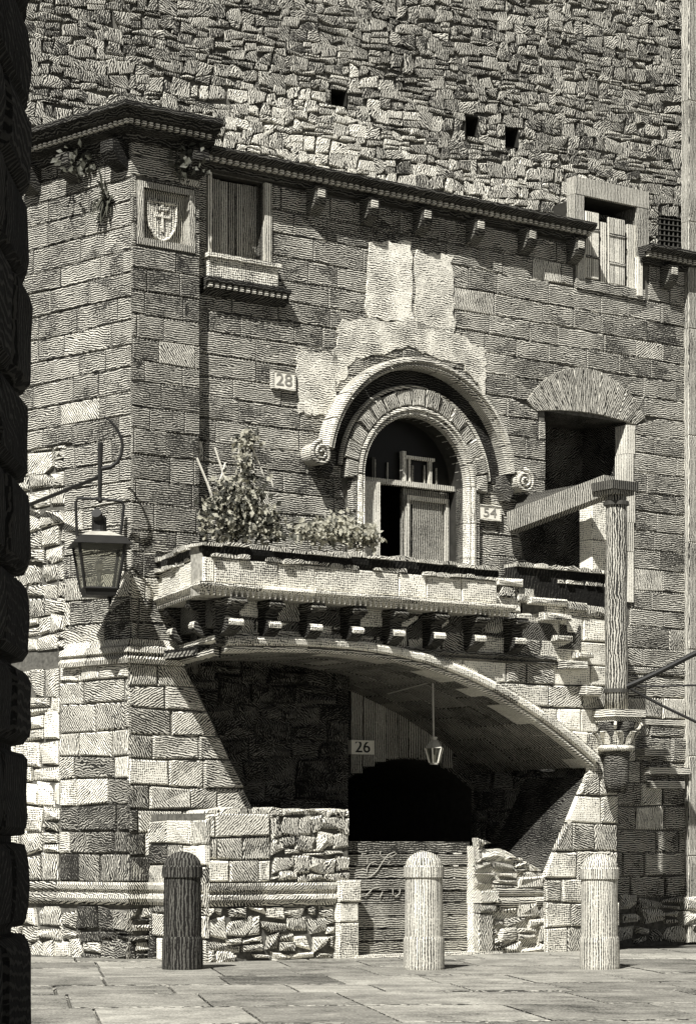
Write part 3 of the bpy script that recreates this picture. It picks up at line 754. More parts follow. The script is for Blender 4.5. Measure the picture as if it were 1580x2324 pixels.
# parapet core
MB().pbox(F, -.0, FU1, 4.133, 4.714, -.26, -.03).build('parapet_core', 'mortar_pale', balc)
MB().pbox(RP, RU0, -.42, 4.133, 4.714, -.26, -.031).build('parapet_core', 'mortar_pale', balc)
us = [0, F.px(632, 1300)[0], F.px(716, 1300)[0], F.px(775, 1300)[0], F.px(905, 1300)[0], F.px(968, 1300)[0], F.px(1048, 1300)[0], FU1]
us = [0, us[1]*.15, us[1], us[2], us[4], us[5], us[6], us[7]]
for i in range(7):
    g = stone_geo(F, rect(us[i]+(-.0), ZB0, us[i+1], ZB1), .0, gap=.005, inset=.012, rough=.006, back=-.2); mk('parapet_panel', g[0], g[1], 'pale', balc, U(.3, .6))
for a, b_ in ((RU0, RU0*.5), (RU0*.5, 0.0)):
    g = stone_geo(RP, rect(a, ZB0, b_, ZB1), .0, gap=.005, inset=.012, rough=.006, back=-.035); mk('parapet_panel', g[0], g[1], 'pale', balc, U(.3, .6))
# sill moulding under the panels, with small teeth
mp = [(-.2, 4.277), (.07, 4.277), (.075, 4.238), (.04, 4.205), (-.2, 4.200)]
for i in range(6):
    a = (FU1+.25)*i/6; b_ = (FU1+.25)*(i+1)/6
    MB().ext(F, a+(.004 if i else 0), b_-.004, mp, -MITB if i == 0 else 0, 0).build('parapet_sill', 'pale', balc)
MB().ext(RP, RU0, 0, mp, 0, MITB).build('parapet_sill', 'pale', balc)
d = MB(); u = .02
while u < FU1+.2:
    d.prism(F, [(u, 4.202), (u+.03, 4.133), (u+.06, 4.202)], -.05, .035); u += .075
tag(d.build('tooth_row', 'pale', balc), kind='stuff')
d = MB(); u = RU0
while u < -.05:
    d.prism(RP, [(u, 4.202), (u+.03, 4.133), (u+.06, 4.202)], -.05, .035); u += .075
tag(d.build('tooth_row', 'pale', balc), kind='stuff')
# coping: rows of small uneven flat stones on a dark bed
MB().ext(F, 0, FU1, [(-.3, 4.685), (.03, 4.685), (.02, 4.618), (-.02, 4.565), (-.3, 4.565)], -MITB, 0).build('coping_bed', 'near_black', balc)
MB().ext(RP, RU0, 0, [(-.3, 4.685), (.03, 4.685), (.02, 4.618), (-.02, 4.565), (-.3, 4.565)], 0, MITB).build('coping_bed', 'near_black', balc)
def coping(P, ua, ub_, z, h, wmin, wmax, d0, d1, mat='rubble_pale', skip=0):
    u = ua
    while u < ub_-.04:
        w = min(U(wmin, wmax), ub_-u)
        if R.random() >= skip:
            hh = h*U(.6, 1.1); z_ = z+U(-.012, .012); dd = d1+U(-.03, .03)
            poly = [(u+.006, z_), (u+w-.006, z_+U(-.008, .008)), (u+w-.01, z_+hh*.8), (u+w*.7, z_+hh), (u+w*.3, z_+hh*U(.9, 1.1)), (u+.01, z_+hh*.75)]
            b = MB().prism(P, poly, d0, dd)
            b.build('coping_stone', mat, balc)
        u += w
coping(F, -.06, FU1, 4.687, .06, .16, .42, -.3, .06)
coping(RP, RU0, -.12, 4.687, .06, .16, .40, -.3, .06)
coping(F, -.02, FU1, 4.560, .05, .10, .24, -.05, .04, skip=.2)
coping(RP, RU0, -.1, 4.560, .05, .10, .24, -.05, .04, skip=.3)
# deck slab and the shaded wall zone behind the corbels
ak = 0.30*MITB
def hslab(name, mat, pts, z0, z1):
    n = len(pts); v = [(p.x, p.y, z0) for p in pts]+[(p.x, p.y, z1) for p in pts]
    mk(name, v, [tuple(range(n))[::-1], tuple(range(n, 2*n))]+[(i, (i+1)%n, n+(i+1)%n, n+i) for i in range(n)], mat, balc, recalc=True)
_wu = W.d.dot(F.pt(FU1+1.6, 0).xy-W.O)
hslab('deck_slab', 'recess_wall', [F.pt(.30, 0, -.27), F.pt(FU1+1.6, 0, -.27), W.pt(_wu, 0, .04), W.pt(u_l+.1, 0, .04), TR.pt(TR.px(385, 1300)[0], 0, .04)], 3.812, 4.123)
acurve_px = [(514, 1478), (600, 1478), (700, 1480), (790, 1485), (870, 1496), (940, 1510), (1010, 1531), (1080, 1560), (1150, 1597), (1220, 1641), (1290, 1694), (1345, 1742)]
acurve = AP.uz(*acurve_px, dep=.1)
# smooth the curve
def smooth_curve(c, n=4):
    out = []
    for i in range(len(c)-1):
        p0, p1, p2, p3 = c[max(i-1, 0)], c[i], c[i+1], c[min(i+2, len(c)-1)]
        for k in range(n):
            t = k/n
            out.append(tuple(.5*((2*p1[j])+(-p0[j]+p2[j])*t+(2*p0[j]-5*p1[j]+4*p2[j]-p3[j])*t*t+(-p0[j]+3*p1[j]-3*p2[j]+p3[j])*t**3) for j in (0, 1)))
    out.append(c[-1]); return out
AC = smooth_curve(acurve)
AU0, AU1 = AC[0][0], AP.px(1400, 1700)[0]
top_edge = AP.uz((1395, 1405), (1300, 1395), (1215, 1372), (1185, 1352))
face = AC+[(AP.px(1330, 1760)[0], AP.px(1330, 1760)[1])]+AP.uz((1300, 1830), (1268, 1905), (1238, 1975), (1236, 1990))+[(AP.px(1236, 2100)[0], -.05), (AU1, -.05), (AU1, top_edge[0][1])]+top_edge[1:]+[(top_edge[-1][0], 4.162), (AU0, 4.162)]
core(AP, face, [], 'face_core', 'mortar', balc)
MB().pbox(AP, AU1-.02, AU1, -.05, top_edge[0][1], -1.2, -.003).build('pier_return', 'rubble', balc)
# left return under the parapet
RPa = RP.off(-.30)
ru0 = -0.62
core(RPa, [(-2.05, 3.457), (-ak, 3.457), (-ak, 4.181), (-2.05, 4.181)], [], 'return_core', 'mortar', balc, .0)
# stones of the arch face (spandrels), above the curve
def above_curve(poly):
    c = cent(poly)
    best = None
    for i in range(len(AC)-1):
        a, b = AC[i], AC[i+1]
        m_ = ((a[0]+b[0])/2, (a[1]+b[1])/2); dd = (m_[0]-c[0])**2+(m_[1]-c[1])**2
        if best is None or dd < best[0]: best = (dd, a, b)
    _, a, b = best; eu, ez = b[0]-a[0], b[1]-a[1]; L = math.hypot(eu, ez)
    nu, nz = ez/L, -eu/L           # below the curve
    return clip(poly, nu, nz, nu*a[0]+nz*a[1]-.10)
stz = AP.px(1200, 1450)[1]
sp_ = []
for q in courses(AU0, AU1, 2.2, 4.752, .30, .52, .12, .012):
    c = cent(q); x, y = toimg(AP.pt(*c))
    if c[1] < AC[-1][1] and c[0] < AC[-1][0]: continue
    if y < 1345 or (y < 1352+(x-1185)*.45 and x < 1215): continue
    q = above_curve(ccw(q)) if c[0] < AC[-1][0]+.1 else ccw(q)
    if len(q) > 2 and area(q) > .01: sp_.append(q)
def under_top(c): return True
kt = []
a, b_ = AP.px(1185, 1352), AP.px(1395, 1405)
kt = halves([(AU0, 2.0), (AU1, 2.0), (AU1, b_[1]), a, (AU0, 4.142)])
lay(AP, sp_, balc, 'spandrel_block', lambda x, y: 'pale' if R.random() < .65 else 'pier', .035, kt, [], 150, .01, .012, gap=.009, inset=.014, rough=.009, jit=.006)
# right hand pier below the springing
pk = AP.uz((1330, 1762), (1300, 1830), (1268, 1905), (1238, 1975))
pp_ = []
for q in courses(AP.px(1225, 2000)[0], AU1, -.03, 2.35, .33, .42, .12, .012):
    c = cent(q); z = c[1]
    pts = [AP.px(1236, 2200)]+pk[::-1]
    ue_ = pk[-1][0]
    for i in range(len(pk)-1):
        if pk[i+1][1] <= z <= pk[i][1]:
            t = (z-pk[i+1][1])/(pk[i][1]-pk[i+1][1]); ue_ = pk[i+1][0]+(pk[i][0]-pk[i+1][0])*t
    if z > pk[0][1]: ue_ = pk[0][0]+(z-pk[0][1])*.3
    sg_ = None
    for i in range(len(pk)-1):
        if pk[i+1][1] <= z <= pk[i][1]: sg_ = (pk[i+1], pk[i])
    if sg_:
        (a0u, a0z), (a1u, a1z) = sg_; L_e = math.hypot(a1u-a0u, a1z-a0z); nu_, nz_ = -(a1z-a0z)/L_e, (a1u-a0u)/L_e
        q = clip(ccw(q), nu_, nz_, nu_*a0u+nz_*a0z+.02)
    else: q = clip(ccw(q), -1, 0, -(ue_-.02))
    q = clip(q, 1, 0, AU1)
    if len(q) > 2 and area(q) > .01 and z < 2.3: pp_.append(q)
lay(AP, pp_, balc, 'pier_block', lambda x, y: 'pier' if R.random() < .7 else 'pale', .04, (), [], 90, .01, .015, gap=.010, inset=.018, rough=.011, jit=.008)
nn = len(pk); vv = [AP.pt(u, z, .0) for u, z in pk]+[AP.pt(u, z, -1.2) for u, z in pk]
mk('pier_return', vv, [(i, i+1, nn+i+1, nn+i) for i in range(nn-1)], 'recess_wall', balc)
# arch rib: two rings of moulded stones
def ring(o0, prof, step, mat, name):
    i = 0
    while i < len(AC)-1:
        j = min(i+step, len(AC)-1)
        seg = AC[i:j+1]
        # tiny joint
        a, b = seg[0], seg[1]; seg = [(a[0]+(b[0]-a[0])*.04, a[1]+(b[1]-a[1])*.04)]+list(seg[1:])
        MB().sweep(AP, seg, [(o+o0+U(-.004, .004)*0, dd) for o, dd in prof]).build(name, mat, balc)
        i = j
ring(0.0, [(0, -.3), (0, .06), (.02, .085), (.05, .085), (.06, .06), (.06, -.02)], 4, 'moulding', 'arch_rib')
ring(0.065, [(0, -.02), (0, .10), (.02, .13), (.07, .14), (.105, .12), (.11, -.02)], 3, 'pale', 'arch_rib')
ring(0.18, [(0, -.02), (0, .06), (.03, .07), (.05, -.02)], 4, 'pier', 'arch_rib')
# soffit of the arch, stone by stone
DEEP = 2.25
for i in range(0, len(AC)-1, 2):
    a, b = AC[i], AC[min(i+2, len(AC)-1)]
    dsp = [0.02, .62, 1.25, 1.85, DEEP]
    for k in range(4):
        s = .012
        d0, d1 = -dsp[k]-s/2, -dsp[k+1]+s/2
        au, az, bu, bz = a[0]+(b[0]-a[0])*.02, a[1]+(b[1]-a[1])*.02, b[0]-(b[0]-a[0])*.02, b[1]-(b[1]-a[1])*.02
        zo = U(-.006, .006)
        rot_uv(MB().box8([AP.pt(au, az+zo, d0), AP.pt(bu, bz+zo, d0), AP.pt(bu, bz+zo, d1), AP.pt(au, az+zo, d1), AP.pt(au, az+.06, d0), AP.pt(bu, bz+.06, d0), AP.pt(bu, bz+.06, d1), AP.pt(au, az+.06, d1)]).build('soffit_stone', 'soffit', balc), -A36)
v = [AP.pt(u, z+.03, -.01) for u, z in AC]+[AP.pt(u, z+.03, -DEEP) for u, z in AC]; n = len(AC)
mk('soffit_bed', v, [(i, i+1, n+i+1, n+i) for i in range(n-1)], 'mortar', balc)
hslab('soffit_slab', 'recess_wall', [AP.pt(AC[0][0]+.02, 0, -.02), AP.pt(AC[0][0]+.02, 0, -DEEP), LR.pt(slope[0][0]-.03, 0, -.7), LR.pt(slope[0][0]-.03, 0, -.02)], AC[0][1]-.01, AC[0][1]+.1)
# string moulding under the corbels and moulded left return
zs1 = 3.668
smp = [(-.02, zs1+.04), (.07, zs1+.04), (.09, zs1), (.05, zs1-.03), (.08, zs1-.05), (-.02, zs1-.09)]
su1 = AP.px(1255, 1490)[0]
for i in range(5):
    a = ak+(su1-ak)*i/5; b_ = ak+(su1-ak)*(i+1)/5
    MB().ext(AP, (a+.004) if i else ak, b_-.004, smp, -MITB if i == 0 else 0, 0).build('string_moulding', 'weathered', balc)  # darker stone here paints the shade zone down to the string
for zz, pr in ((3.678, .08), (3.524, .10)):
    MB().ext(RPa, -1.95, -ak, [(-.02, zz+.04), (pr, zz+.04), (pr, zz-.02), (-.02, zz-.05)], 0, MITB).build('string_moulding', 'moulding', balc)
rr = courses(-2.05, -ak, 3.457, 4.142, .2, .3, .1, .005)
lay(RPa, rr, balc, 'return_block', 'recess_wall', .02, halves(rect(-2.05, 3.457, -ak, 4.142)), [], 40, gap=.008)
# blocks between the corbels, coloured dark to paint the overhang's shade
lay(AP, courses(AU0, su1, 3.716, 4.142, .17, .42, .02, .0), balc, 'frieze_block', 'dark_stone_and_shade', .02, halves(rect(AU0, 3.716, AP.px(1185, 1400)[0], 4.133)), [], 60, .008, .008, gap=.008, inset=.012)
# corbels in two rolls, their dark colour painting the shade under the parapet
def corbel(P, u, s=1.0, zt=4.133):
    w = .085*s
    prof = [(-.02, zt), (.31*s, zt), (.31*s, zt-.06), (.28*s, zt-.11), (.20*s, zt-.14), (.19*s, zt-.22), (.25*s, zt-.25), (.26*s, zt-.31), (.22*s, zt-.36), (.12*s, zt-.41), (.04, zt-.45), (-.02, zt-.48)]
    o = MB().ext(P, u-w, u+w, prof).build('corbel', 'dark_stone_and_shade', balc)
    MB().ext(P, u-w*.95, u+w*.95, [(.2*s, zt-.24), (.262*s, zt-.242), (.285*s, zt-.28), (.275*s, zt-.315), (.2*s, zt-.32)]).build('corbel_lit_tip', 'pale', o)  # pale tip paints the lit lower edge of the corbel
    MB().ext(P, u-w*1.15, u+w*1.15, [(-.02, zt-.02), (.30*s, zt-.02), (.33*s, zt-.05), (.31*s, zt-.085), (-.02, zt-.09)]).build('corbel_cap', 'weathered', o)
    return o
for x in (612, 706, 800, 893, 985, 1077, 1168): corbel(AP, AP.px(x, 1420, .15)[0])
corbel(AP, AP.px(520, 1420, .15)[0], 1.15)
for x in (402, 452): corbel(RPa, RPa.px(x, 1440, .15)[0], .9)
# broken stair ends to the right of the parapet
for (x0, y0, x1, y1, pr, m) in ((1130, 1312, 1190, 1330, .12, 'pale'), (1138, 1330, 1172, 1356, .1, 'rubble_pale'), (1172, 1336, 1215, 1368, .06, 'rubble_pale'), (1200, 1358, 1290, 1374, .1, 'pale'), (1285, 1366, 1335, 1386, .08, 'rubble_pale'), (1328, 1376, 1385, 1400, .07, 'rubble_pale'),
        (1235, 1392, 1300, 1408, .16, 'pale'), (1262, 1442, 1300, 1456, .14, 'rubble_pale'), (1282, 1500, 1335, 1518, .2, 'moulding'), (1312, 1482, 1350, 1494, .16, 'rubble_pale'), (1330, 1556, 1368, 1578, .2, 'moulding')):
    p = AP.px(x0, y1, pr); q = AP.px(x1, y0, pr); zc = AP.px((x0+x1)/2, (y0+y1)/2, pr)[1]; h = (y1-y0)/174/2
    g = stone_geo(AP, rect(p[0], zc-h, q[0], zc+h), pr, gap=.004, inset=.02, rough=.02, jit=.01, back=-.25); mk('step_end', g[0], g[1], m, balc)

# recess under the arch
B1 = AP.off(-1.55); B2 = AP.off(-DEEP)
pc_ = thing('archway_wall', B2.pt(2.0, 0, -.3), 'shaded inner wall and dark passage under the great arch', 'wall')
c1 = B1.px(790, 1700)[0]
b1u0 = B1.px(380, 1700)[0]
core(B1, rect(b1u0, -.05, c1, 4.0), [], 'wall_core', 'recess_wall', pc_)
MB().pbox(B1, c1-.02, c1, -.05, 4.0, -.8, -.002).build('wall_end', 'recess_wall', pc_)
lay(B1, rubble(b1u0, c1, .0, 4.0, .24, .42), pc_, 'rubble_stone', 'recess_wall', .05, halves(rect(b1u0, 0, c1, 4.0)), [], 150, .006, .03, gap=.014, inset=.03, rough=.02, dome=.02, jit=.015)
b2u1 = B2.px(1500, 1700)[0]
c2 = B2.px(1070, 1800)[0]; c0 = B2.px(770, 1800)[0]
pcu = B2.px(905, 1720)[0]; zsp = B2.px(905, 1790)[1]; zap = B2.px(905, 1722)[1]
hw = (c2-c0)/2; pcu = (c0+c2)/2; rise = zap-zsp; prad = (hw*hw+rise*rise)/(2*rise); pcz = zap-prad
pa = math.asin(min(1, hw/prad))
parc = [(pcu+prad*math.sin(-pa+2*pa*k/16), pcz+prad*math.cos(-pa+2*pa*k/16)) for k in range(17)]
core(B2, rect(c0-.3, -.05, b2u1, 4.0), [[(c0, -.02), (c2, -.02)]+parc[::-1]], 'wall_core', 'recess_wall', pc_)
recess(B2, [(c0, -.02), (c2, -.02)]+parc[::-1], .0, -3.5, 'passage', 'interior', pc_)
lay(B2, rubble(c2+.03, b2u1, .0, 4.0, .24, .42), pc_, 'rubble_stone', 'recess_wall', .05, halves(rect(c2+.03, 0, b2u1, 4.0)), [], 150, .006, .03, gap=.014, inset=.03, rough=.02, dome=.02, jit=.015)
nbd = 9; bu0, bu1 = B2.px(792, 1650)[0], B2.px(1022, 1650)[0]
for i in range(nbd):
    a = bu0+(bu1-bu0)*i/nbd; c = bu0+(bu1-bu0)*(i+1)/nbd; mu = (a+c)/2
    zb_ = pcz+math.sqrt(max(.01, prad**2-(mu-pcu)**2))+.02
    MB().pbox(B2, a+.005, c-.005, zb_, 3.6+U(-.02, .02), .01, .05+U(0, .015)).build('tympanum_board', 'wood_v', pc_)

# low wall left of the gate
GU0, GU1 = GP.px(466, 2000)[0], GP.px(790, 1950)[0]; GT = GP.px(690, 1842)[1]
lwl = thing('low_wall', GP.pt((GU0+GU1)/2, 0, -.2), 'low wall of blocks and pale rubble between the dark bollard and the plank gate', 'wall', 'low walls under the arch')
MB().pbox(GP, GU0, GU1, -.05, GT-.03, -1.3, -.003).build('wall_core', 'mortar', lwl)
EPL = Plane(GP.pt(GU0, 0, .03).xy, A36-math.pi/2)
lay(EPL, courses(-1.4, 0, -.03, GT, .27, .5, .08, .01), lwl, 'end_block', base_mat, .035, halves(rect(-1.4, -.03, .03, GT)), [], 60, .006, .012, gap=.010, inset=.016, rough=.010, jit=.008)
MB().ext(EPL, -1.35, .02, bp_, 0, 0).build('moulded_band', 'pier', lwl)
ru = GP.px(612, 1900)[0]; ju0, ju1 = GP.px(757, 2100)[0], GP.px(802, 2100)[0]
pz_ = GP.px(575, 1842)[0]
lay(GP, courses(GU0, ru, bandz1, GT, .27, .55, .06, .01), lwl, 'base_block', base_mat, .035, halves(rect(GU0, bandz1, ru, GT-.02)), [], 120, .008, .014, gap=.010, inset=.016, rough=.010, jit=.008)
lay(GP, rubble(ru, GU1, bandz1, GT+.02, .16, .22, .6), lwl, 'rubble_stone', 'rubble_pale', .045, halves(rect(ru, bandz1, GU1, GT+.03)), [], 160, .003, .015, gap=.009, inset=.022, rough=.012, dome=.012, jit=.012)
lay(GP, rubble(GU0, ju0, -.03, bandz0, .18, .28, .6), lwl, 'foot_block', base_mat, .05, halves(rect(GU0, -.03, ju0, bandz0)), [], 60, .006, .025, gap=.014, inset=.022, rough=.018, dome=.012, jit=.015)
sg = [GU0, GU0+.75, GU0+1.5, ju0-.01]
for i in range(3): MB().ext(GP, sg[i]+.004, sg[i+1]-.004, bp_).build('moulded_band', 'pier', lwl)
for k, (z0, z1) in enumerate(((-.03, .42), (.425, .66), (.665, .93))):
    g = stone_geo(GP, rect(ju0, z0, ju1+(.03 if k == 2 else 0), z1), .12+.02*(k == 2), gap=.005, inset=.015, rough=.008, back=-.3); mk('jamb_post', g[0], g[1], 'pale', lwl)
for k in range(9):
    u = GU0+(GU1-GU0)*k/9; MB().prism(GP, [(u+.01, GT-.03), (u+(GU1-GU0)/9-.01, GT-.03), (u+(GU1-GU0)/9-.03, GT+U(.0, .05)), (u+.04, GT+U(0, .05))], -.42, .0).build('top_stone', 'rubble_pale', lwl)

# low rubble wall right of the gate
lw = thing('low_wall', GP.pt(GP.px(1150, 2000)[0], 0, -.2), 'broken low wall of pale rubble sloping down beside the right hand pier', 'wall', 'low walls under the arch')
q0, q1 = GP.px(1074, 2000)[0], GP.px(1300, 2000)[0]
zt0 = GP.px(1080, 1905)[1]; zt1 = GP.px(1232, 1978)[1]; qs = GP.px(1232, 1978)[0]
MB().prism(GP, [(q0, -.05), (q1, -.05), (q1, zt1-.05), (qs, zt1-.05), (q0+.1, zt0-.08), (q0, zt0-.08)], -.4, -.002).build('wall_core', 'pier', lw)
kp = halves(rect(q0, bandz1-.1, q1, zt1))
lay(GP, rubble(q0, qs+.1, zt1, zt0+.1, .19, .32, .5), lw, 'rubble_stone', lambda x, y: 'rubble_pale', .06, halves([(q0, zt1), (qs, zt1), (q0+.16, zt0), (q0, zt0+.02)]), [], 60, .003, .03, gap=.010, inset=.025, rough=.02, dome=.02, jit=.012)
lay(GP, rubble(q0, q1, bandz1-.12, 1.6, .22, .34, .5), lw, 'rubble_stone', lambda x, y: 'rubble_pale' if R.random() < .6 else 'pier', .06, kp+halves(rect(q0, bandz1-.1, q1, 2)), [], 200, .004, .03, gap=.012, inset=.025, rough=.02, dome=.01, jit=.012)
lay(GP, rubble(q0, q1, -.02, bandz0+.05, .22, .34, .5), lw, 'rubble_stone', lambda x, y: 'rubble_pale' if R.random() < .4 else 'pier', .06, halves(rect(q0, -.02, q1, bandz0)), [('p', rect(q0-.1, -.1, q0+.26, bandz0+.1))], 200, .004, .03, gap=.014, inset=.025, rough=.025, dome=.02, jit=.02)
for a, b_ in ((q0+.3, q0+.95), (q0+.96, q0+1.7)): MB().ext(GP, a, b_, [(d*.8, z-.08) for d, z in bp_]).build('moulded_band', 'moulding', lw)
for k, (z0, z1) in enumerate(((-.03, .5), (.505, .62), (.625, .78))):
    g = stone_geo(GP, rect(q0, z0, q0+.24+.03*k, z1), .11+.02*k, gap=.005, inset=.015, rough=.01, back=-.3); mk('jamb_post', g[0], g[1], 'pier', lw)

# plank gate with chalk scrawls
gate = thing('plank_gate', GP.pt(GP.px(930, 2100)[0], 0, -.15), 'grey horizontal plank barrier closing the archway, scrawled with chalk', 'gate')
g0, g1 = GP.px(798, 2100)[0]-.05, q0+.04
gz = .03; gt = GP.px(900, 1905)[1]-.02
npk = 9
for i in range(npk):
    z0 = gz+(gt-gz)*i/npk; z1 = gz+(gt-gz)*(i+1)/npk
    mb = MB().pbox(GP, g0, g1, z0+.007, z1-.007, -.16, -.12+U(-.014, .01)); mb.build('plank', 'wood_h', gate)
def scrawl(pts, r=.010):
    MB().tube([GP.pt(*GP.px(x, y, -.11), -.114) for x, y in pts], r, 5).build('chalk_mark', 'chalk', gate)
def dz(pts): return [(786+(64+0)*0+ (x/1580*160)*.925+ (850-850)*.925+0, (2060+y/1778*180)*.925) for x, y in pts]
for st in ([(830, 290), (820, 370), (880, 430), (1000, 440), (1120, 400), (1220, 340), (1170, 300), (1040, 350), (960, 430), (860, 570), (760, 740), (650, 850), (540, 910)],
           [(500, 800), (510, 680), (580, 580), (700, 530)], [(390, 330), (370, 430), (520, 430), (510, 560)], [(400, 350), (480, 340)],
           [(640, 370), (690, 390)], [(350, 1080), (290, 1230), (330, 1330), (470, 1360), (570, 1270), (640, 1190), (780, 1160)], [(880, 1270), (820, 1390)], [(1130, 1190), (1130, 1330), (1200, 1380), (1290, 1310), (1310, 1200)], [(1060, 520), (1010, 600)]):
    scrawl([(850*.925+x/1580*160*.925, (2060+y/1778*180)*.925) for x, y in st], .006)
MB().pbox(GP, g0, g1+.3, -.02, .028, -.2, .16).build('threshold', 'pale', gate)

# second, darker parapet behind, beside the post
bp2 = thing('rear_parapet', AP.pt(AP.px(1275, 1330)[0], 3.9, -.5), 'dark parapet wall with pale uneven coping behind the timber post', 'parapet')
RPP = AP.off(-.22)
e0, e1 = RPP.px(1168, 1300)[0], RPP.px(1392, 1300)[0]
ztp = RPP.px(1280, 1296)[1]
MB().pbox(RPP, e0, e1, 3.9, ztp, -.2, 0).build('parapet_body', 'near_black', bp2)  # one even near-black body
u = e0
while u < e1:
    w = U(.14, .3); MB().prism(RPP, [(u+.006, ztp+.004), (u+w-.006, ztp+.004), (u+w-.012, ztp+.05), (u+w*.5, ztp+.065), (u+.012, ztp+.045)], -.22, .06+U(-.02, .03)).build('coping_stone', 'rubble_pale', bp2); u += w
u = e0+.7
while u < e1:
    w = U(.1, .2); MB().prism(RPP, [(u+.006, ztp-.16), (u+w-.006, ztp-.16), (u+w-.012, ztp-.12), (u+.012, ztp-.115)], -.02, .03+U(-.01, .02)).build('bed_stone', 'rubble_pale', bp2); u += w+U(0, .05)

# ---------------------------------------------------------------- timber shelter over the stair head
sh_ = thing('timber_shelter', AP.pt(AP.px(1398, 1610, .22)[0], 2.9, .22), 'rough timber post and slanting beam propping the stair head', 'shelter')
pu0 = AP.px(1398, 1300, .22)
ptop = AP.px(1398, 1112, .22)[1]; pbot = AP.px(1398, 1612, .22)[1]
pts = [AP.pt(pu0[0]+.01*math.sin(k*1.3), pbot+(ptop-pbot)*k/8, .22) for k in range(9)]
MB().tube(pts, .152, 16, .130).build('post', 'timber', sh_, smooth=True)
A_ = W.pt(*W.px(1163, 1186, .12), .12); B_ = AP.pt(*AP.px(1385, 1102, .2), .2)
dirv = (B_-A_).normalized(); side = dirv.cross(Vector((0, 0, 1))).normalized(); upv = side.cross(dirv)
def beam(a, b, w, h):
    m = MB(); m.box8([a-side*w/2-upv*h/2, b-side*w/2-upv*h/2, b+side*w/2-upv*h/2, a+side*w/2-upv*h/2, a-side*w/2+upv*h/2, b-side*w/2+upv*h/2, b+side*w/2+upv*h/2, a+side*w/2+upv*h/2]); return m
beam(A_, B_, .2, .26).build('beam', 'timber', sh_)
cu0_, cz0_ = AP.px(1398, 1098, .22)
MB().pbox(AP, cu0_-.24, cu0_+.20, ptop-.02, ptop+.09, .02, .42).build('post_head', 'dark_wood', sh_)
MB().pbox(AP, cu0_-.20, cu0_+.16, ptop-.075, ptop-.022, .06, .38).build('post_head', 'timber', sh_)
for zb_ in (ptop-.2, pbot+.22):
    q = AP.pt(pu0[0], 0, .22); MB().lathe((q.x, q.y, zb_), [(.158, 0), (.162, .0), (.162, .05), (.158, .05)], 16).build('iron_band', 'rust_iron', sh_)
# boards lying from the beam back to the wall
nb = 7
for i in range(nb):
    t0, t1 = i/nb+.01, (i+1)/nb-.01
    a, b_ = A_.lerp(B_, t0), A_.lerp(B_, t1)
    def foot(p): 
        q = Vector((p.x, p.y)); u = W.d.dot(q-W.O); return W.pt(u, p.z, .06)
    fa, fb = foot(a), foot(b_); up = Vector((0, 0, .06)); th = Vector((0, 0, .03))
    MB().box8([a+up, b_+up, fb+up, fa+up, a+up+th, b_+up+th, fb+up+th, fa+up+th]).build('roof_board', 'dark_wood', sh_)
pl = thing('stone_pillar', AP.pt(AP.px(1356, 1290, -.5)[0], 4.1, -.5), 'pale square stone pillar standing just behind the timber post', 'pillar')
pu, pv = AP.px(1340, 1200, -.5), AP.px(1380, 1200, -.5)
zp0, zp1 = 4.12, AP.px(1356, 1122, -.5)[1]
for k in range(3):
    g = stone_geo(AP, rect(pu[0], zp0+(zp1-zp0)*k/3, pv[0], zp0+(zp1-zp0)*(k+1)/3), -.48, gap=.003, inset=.012, rough=.005, back=-.72); mk('pillar_block', g[0], g[1], 'pale', pl)

# capital carrying the post
cap = thing('column_capital', AP.pt(pu0[0], 2.0, .2), 'carved old column capital set in the pier, carrying the timber post', 'capital')
cc = AP.pt(pu0[0]+.02, 0, .2)
zc0 = AP.px(1400, 1790, .2)[1]
def sqring(z, r, b): b.lathe((cc.x, cc.y, 0), [(r, z[0]), (r, z[1])], 4, rot=A36+math.pi/4)
b = MB(); sqring((pbot-.09, pbot), .37, b); b.build('abacus', 'moulding', cap)
b = MB(); sqring((pbot-.15, pbot-.093), .32, b); b.build('abacus', 'pier', cap)
H0 = pbot-.153
MB().lathe((cc.x, cc.y, 0), [(.13, zc0-.05), (.16, zc0+.1), (.17, H0-.34), (.18, H0-.28), (.19, H0-.2), (.22, H0-.1), (.25, H0)], 20).build('bell', 'weathered', cap, smooth=True)
MB().lathe((cc.x, cc.y, 0), [(.2, H0-.37), (.235, H0-.35), (.235, H0-.31), (.2, H0-.29)], 20).build('neck_ring', 'pale', cap, smooth=True)
for k in range(8):
    an = 2*math.pi*k/8; ca, sa = math.cos(an), math.sin(an); tv = Vector((-sa, ca, 0)); rv = Vector((ca, sa, 0))
    o = Vector((cc.x, cc.y, H0-.28)); v = []
    for (r, z, w) in ((.19, 0, .06), (.22, .08, .075), (.27, .16, .05), (.31, .15, .02)):
        v += [o+rv*r-tv*w+Vector((0, 0, z)), o+rv*(r+.025)+Vector((0, 0, z)), o+rv*r+tv*w+Vector((0, 0, z))]
    f = [(i*3+j, i*3+j+1, i*3+j+4, i*3+j+3) for i in range(3) for j in range(2)]
    mk('leaf', v, f, 'pale', cap)
for k in range(4):
    an = A36+math.pi/4+k*math.pi/2; p = Vector((cc.x+.27*math.cos(an), cc.y+.27*math.sin(an), H0-.05)); tv = Vector((-math.sin(an), math.cos(an), 0)); rv = Vector((math.cos(an), math.sin(an), 0))
    MB().tube([p+rv*(.055*(1-t/22))*math.cos(t*.5)+Vector((0, 0, 1))*(.055*(1-t/22))*math.sin(t*.5) for t in range(20)], .02, 6).build('volute', 'pale', cap)

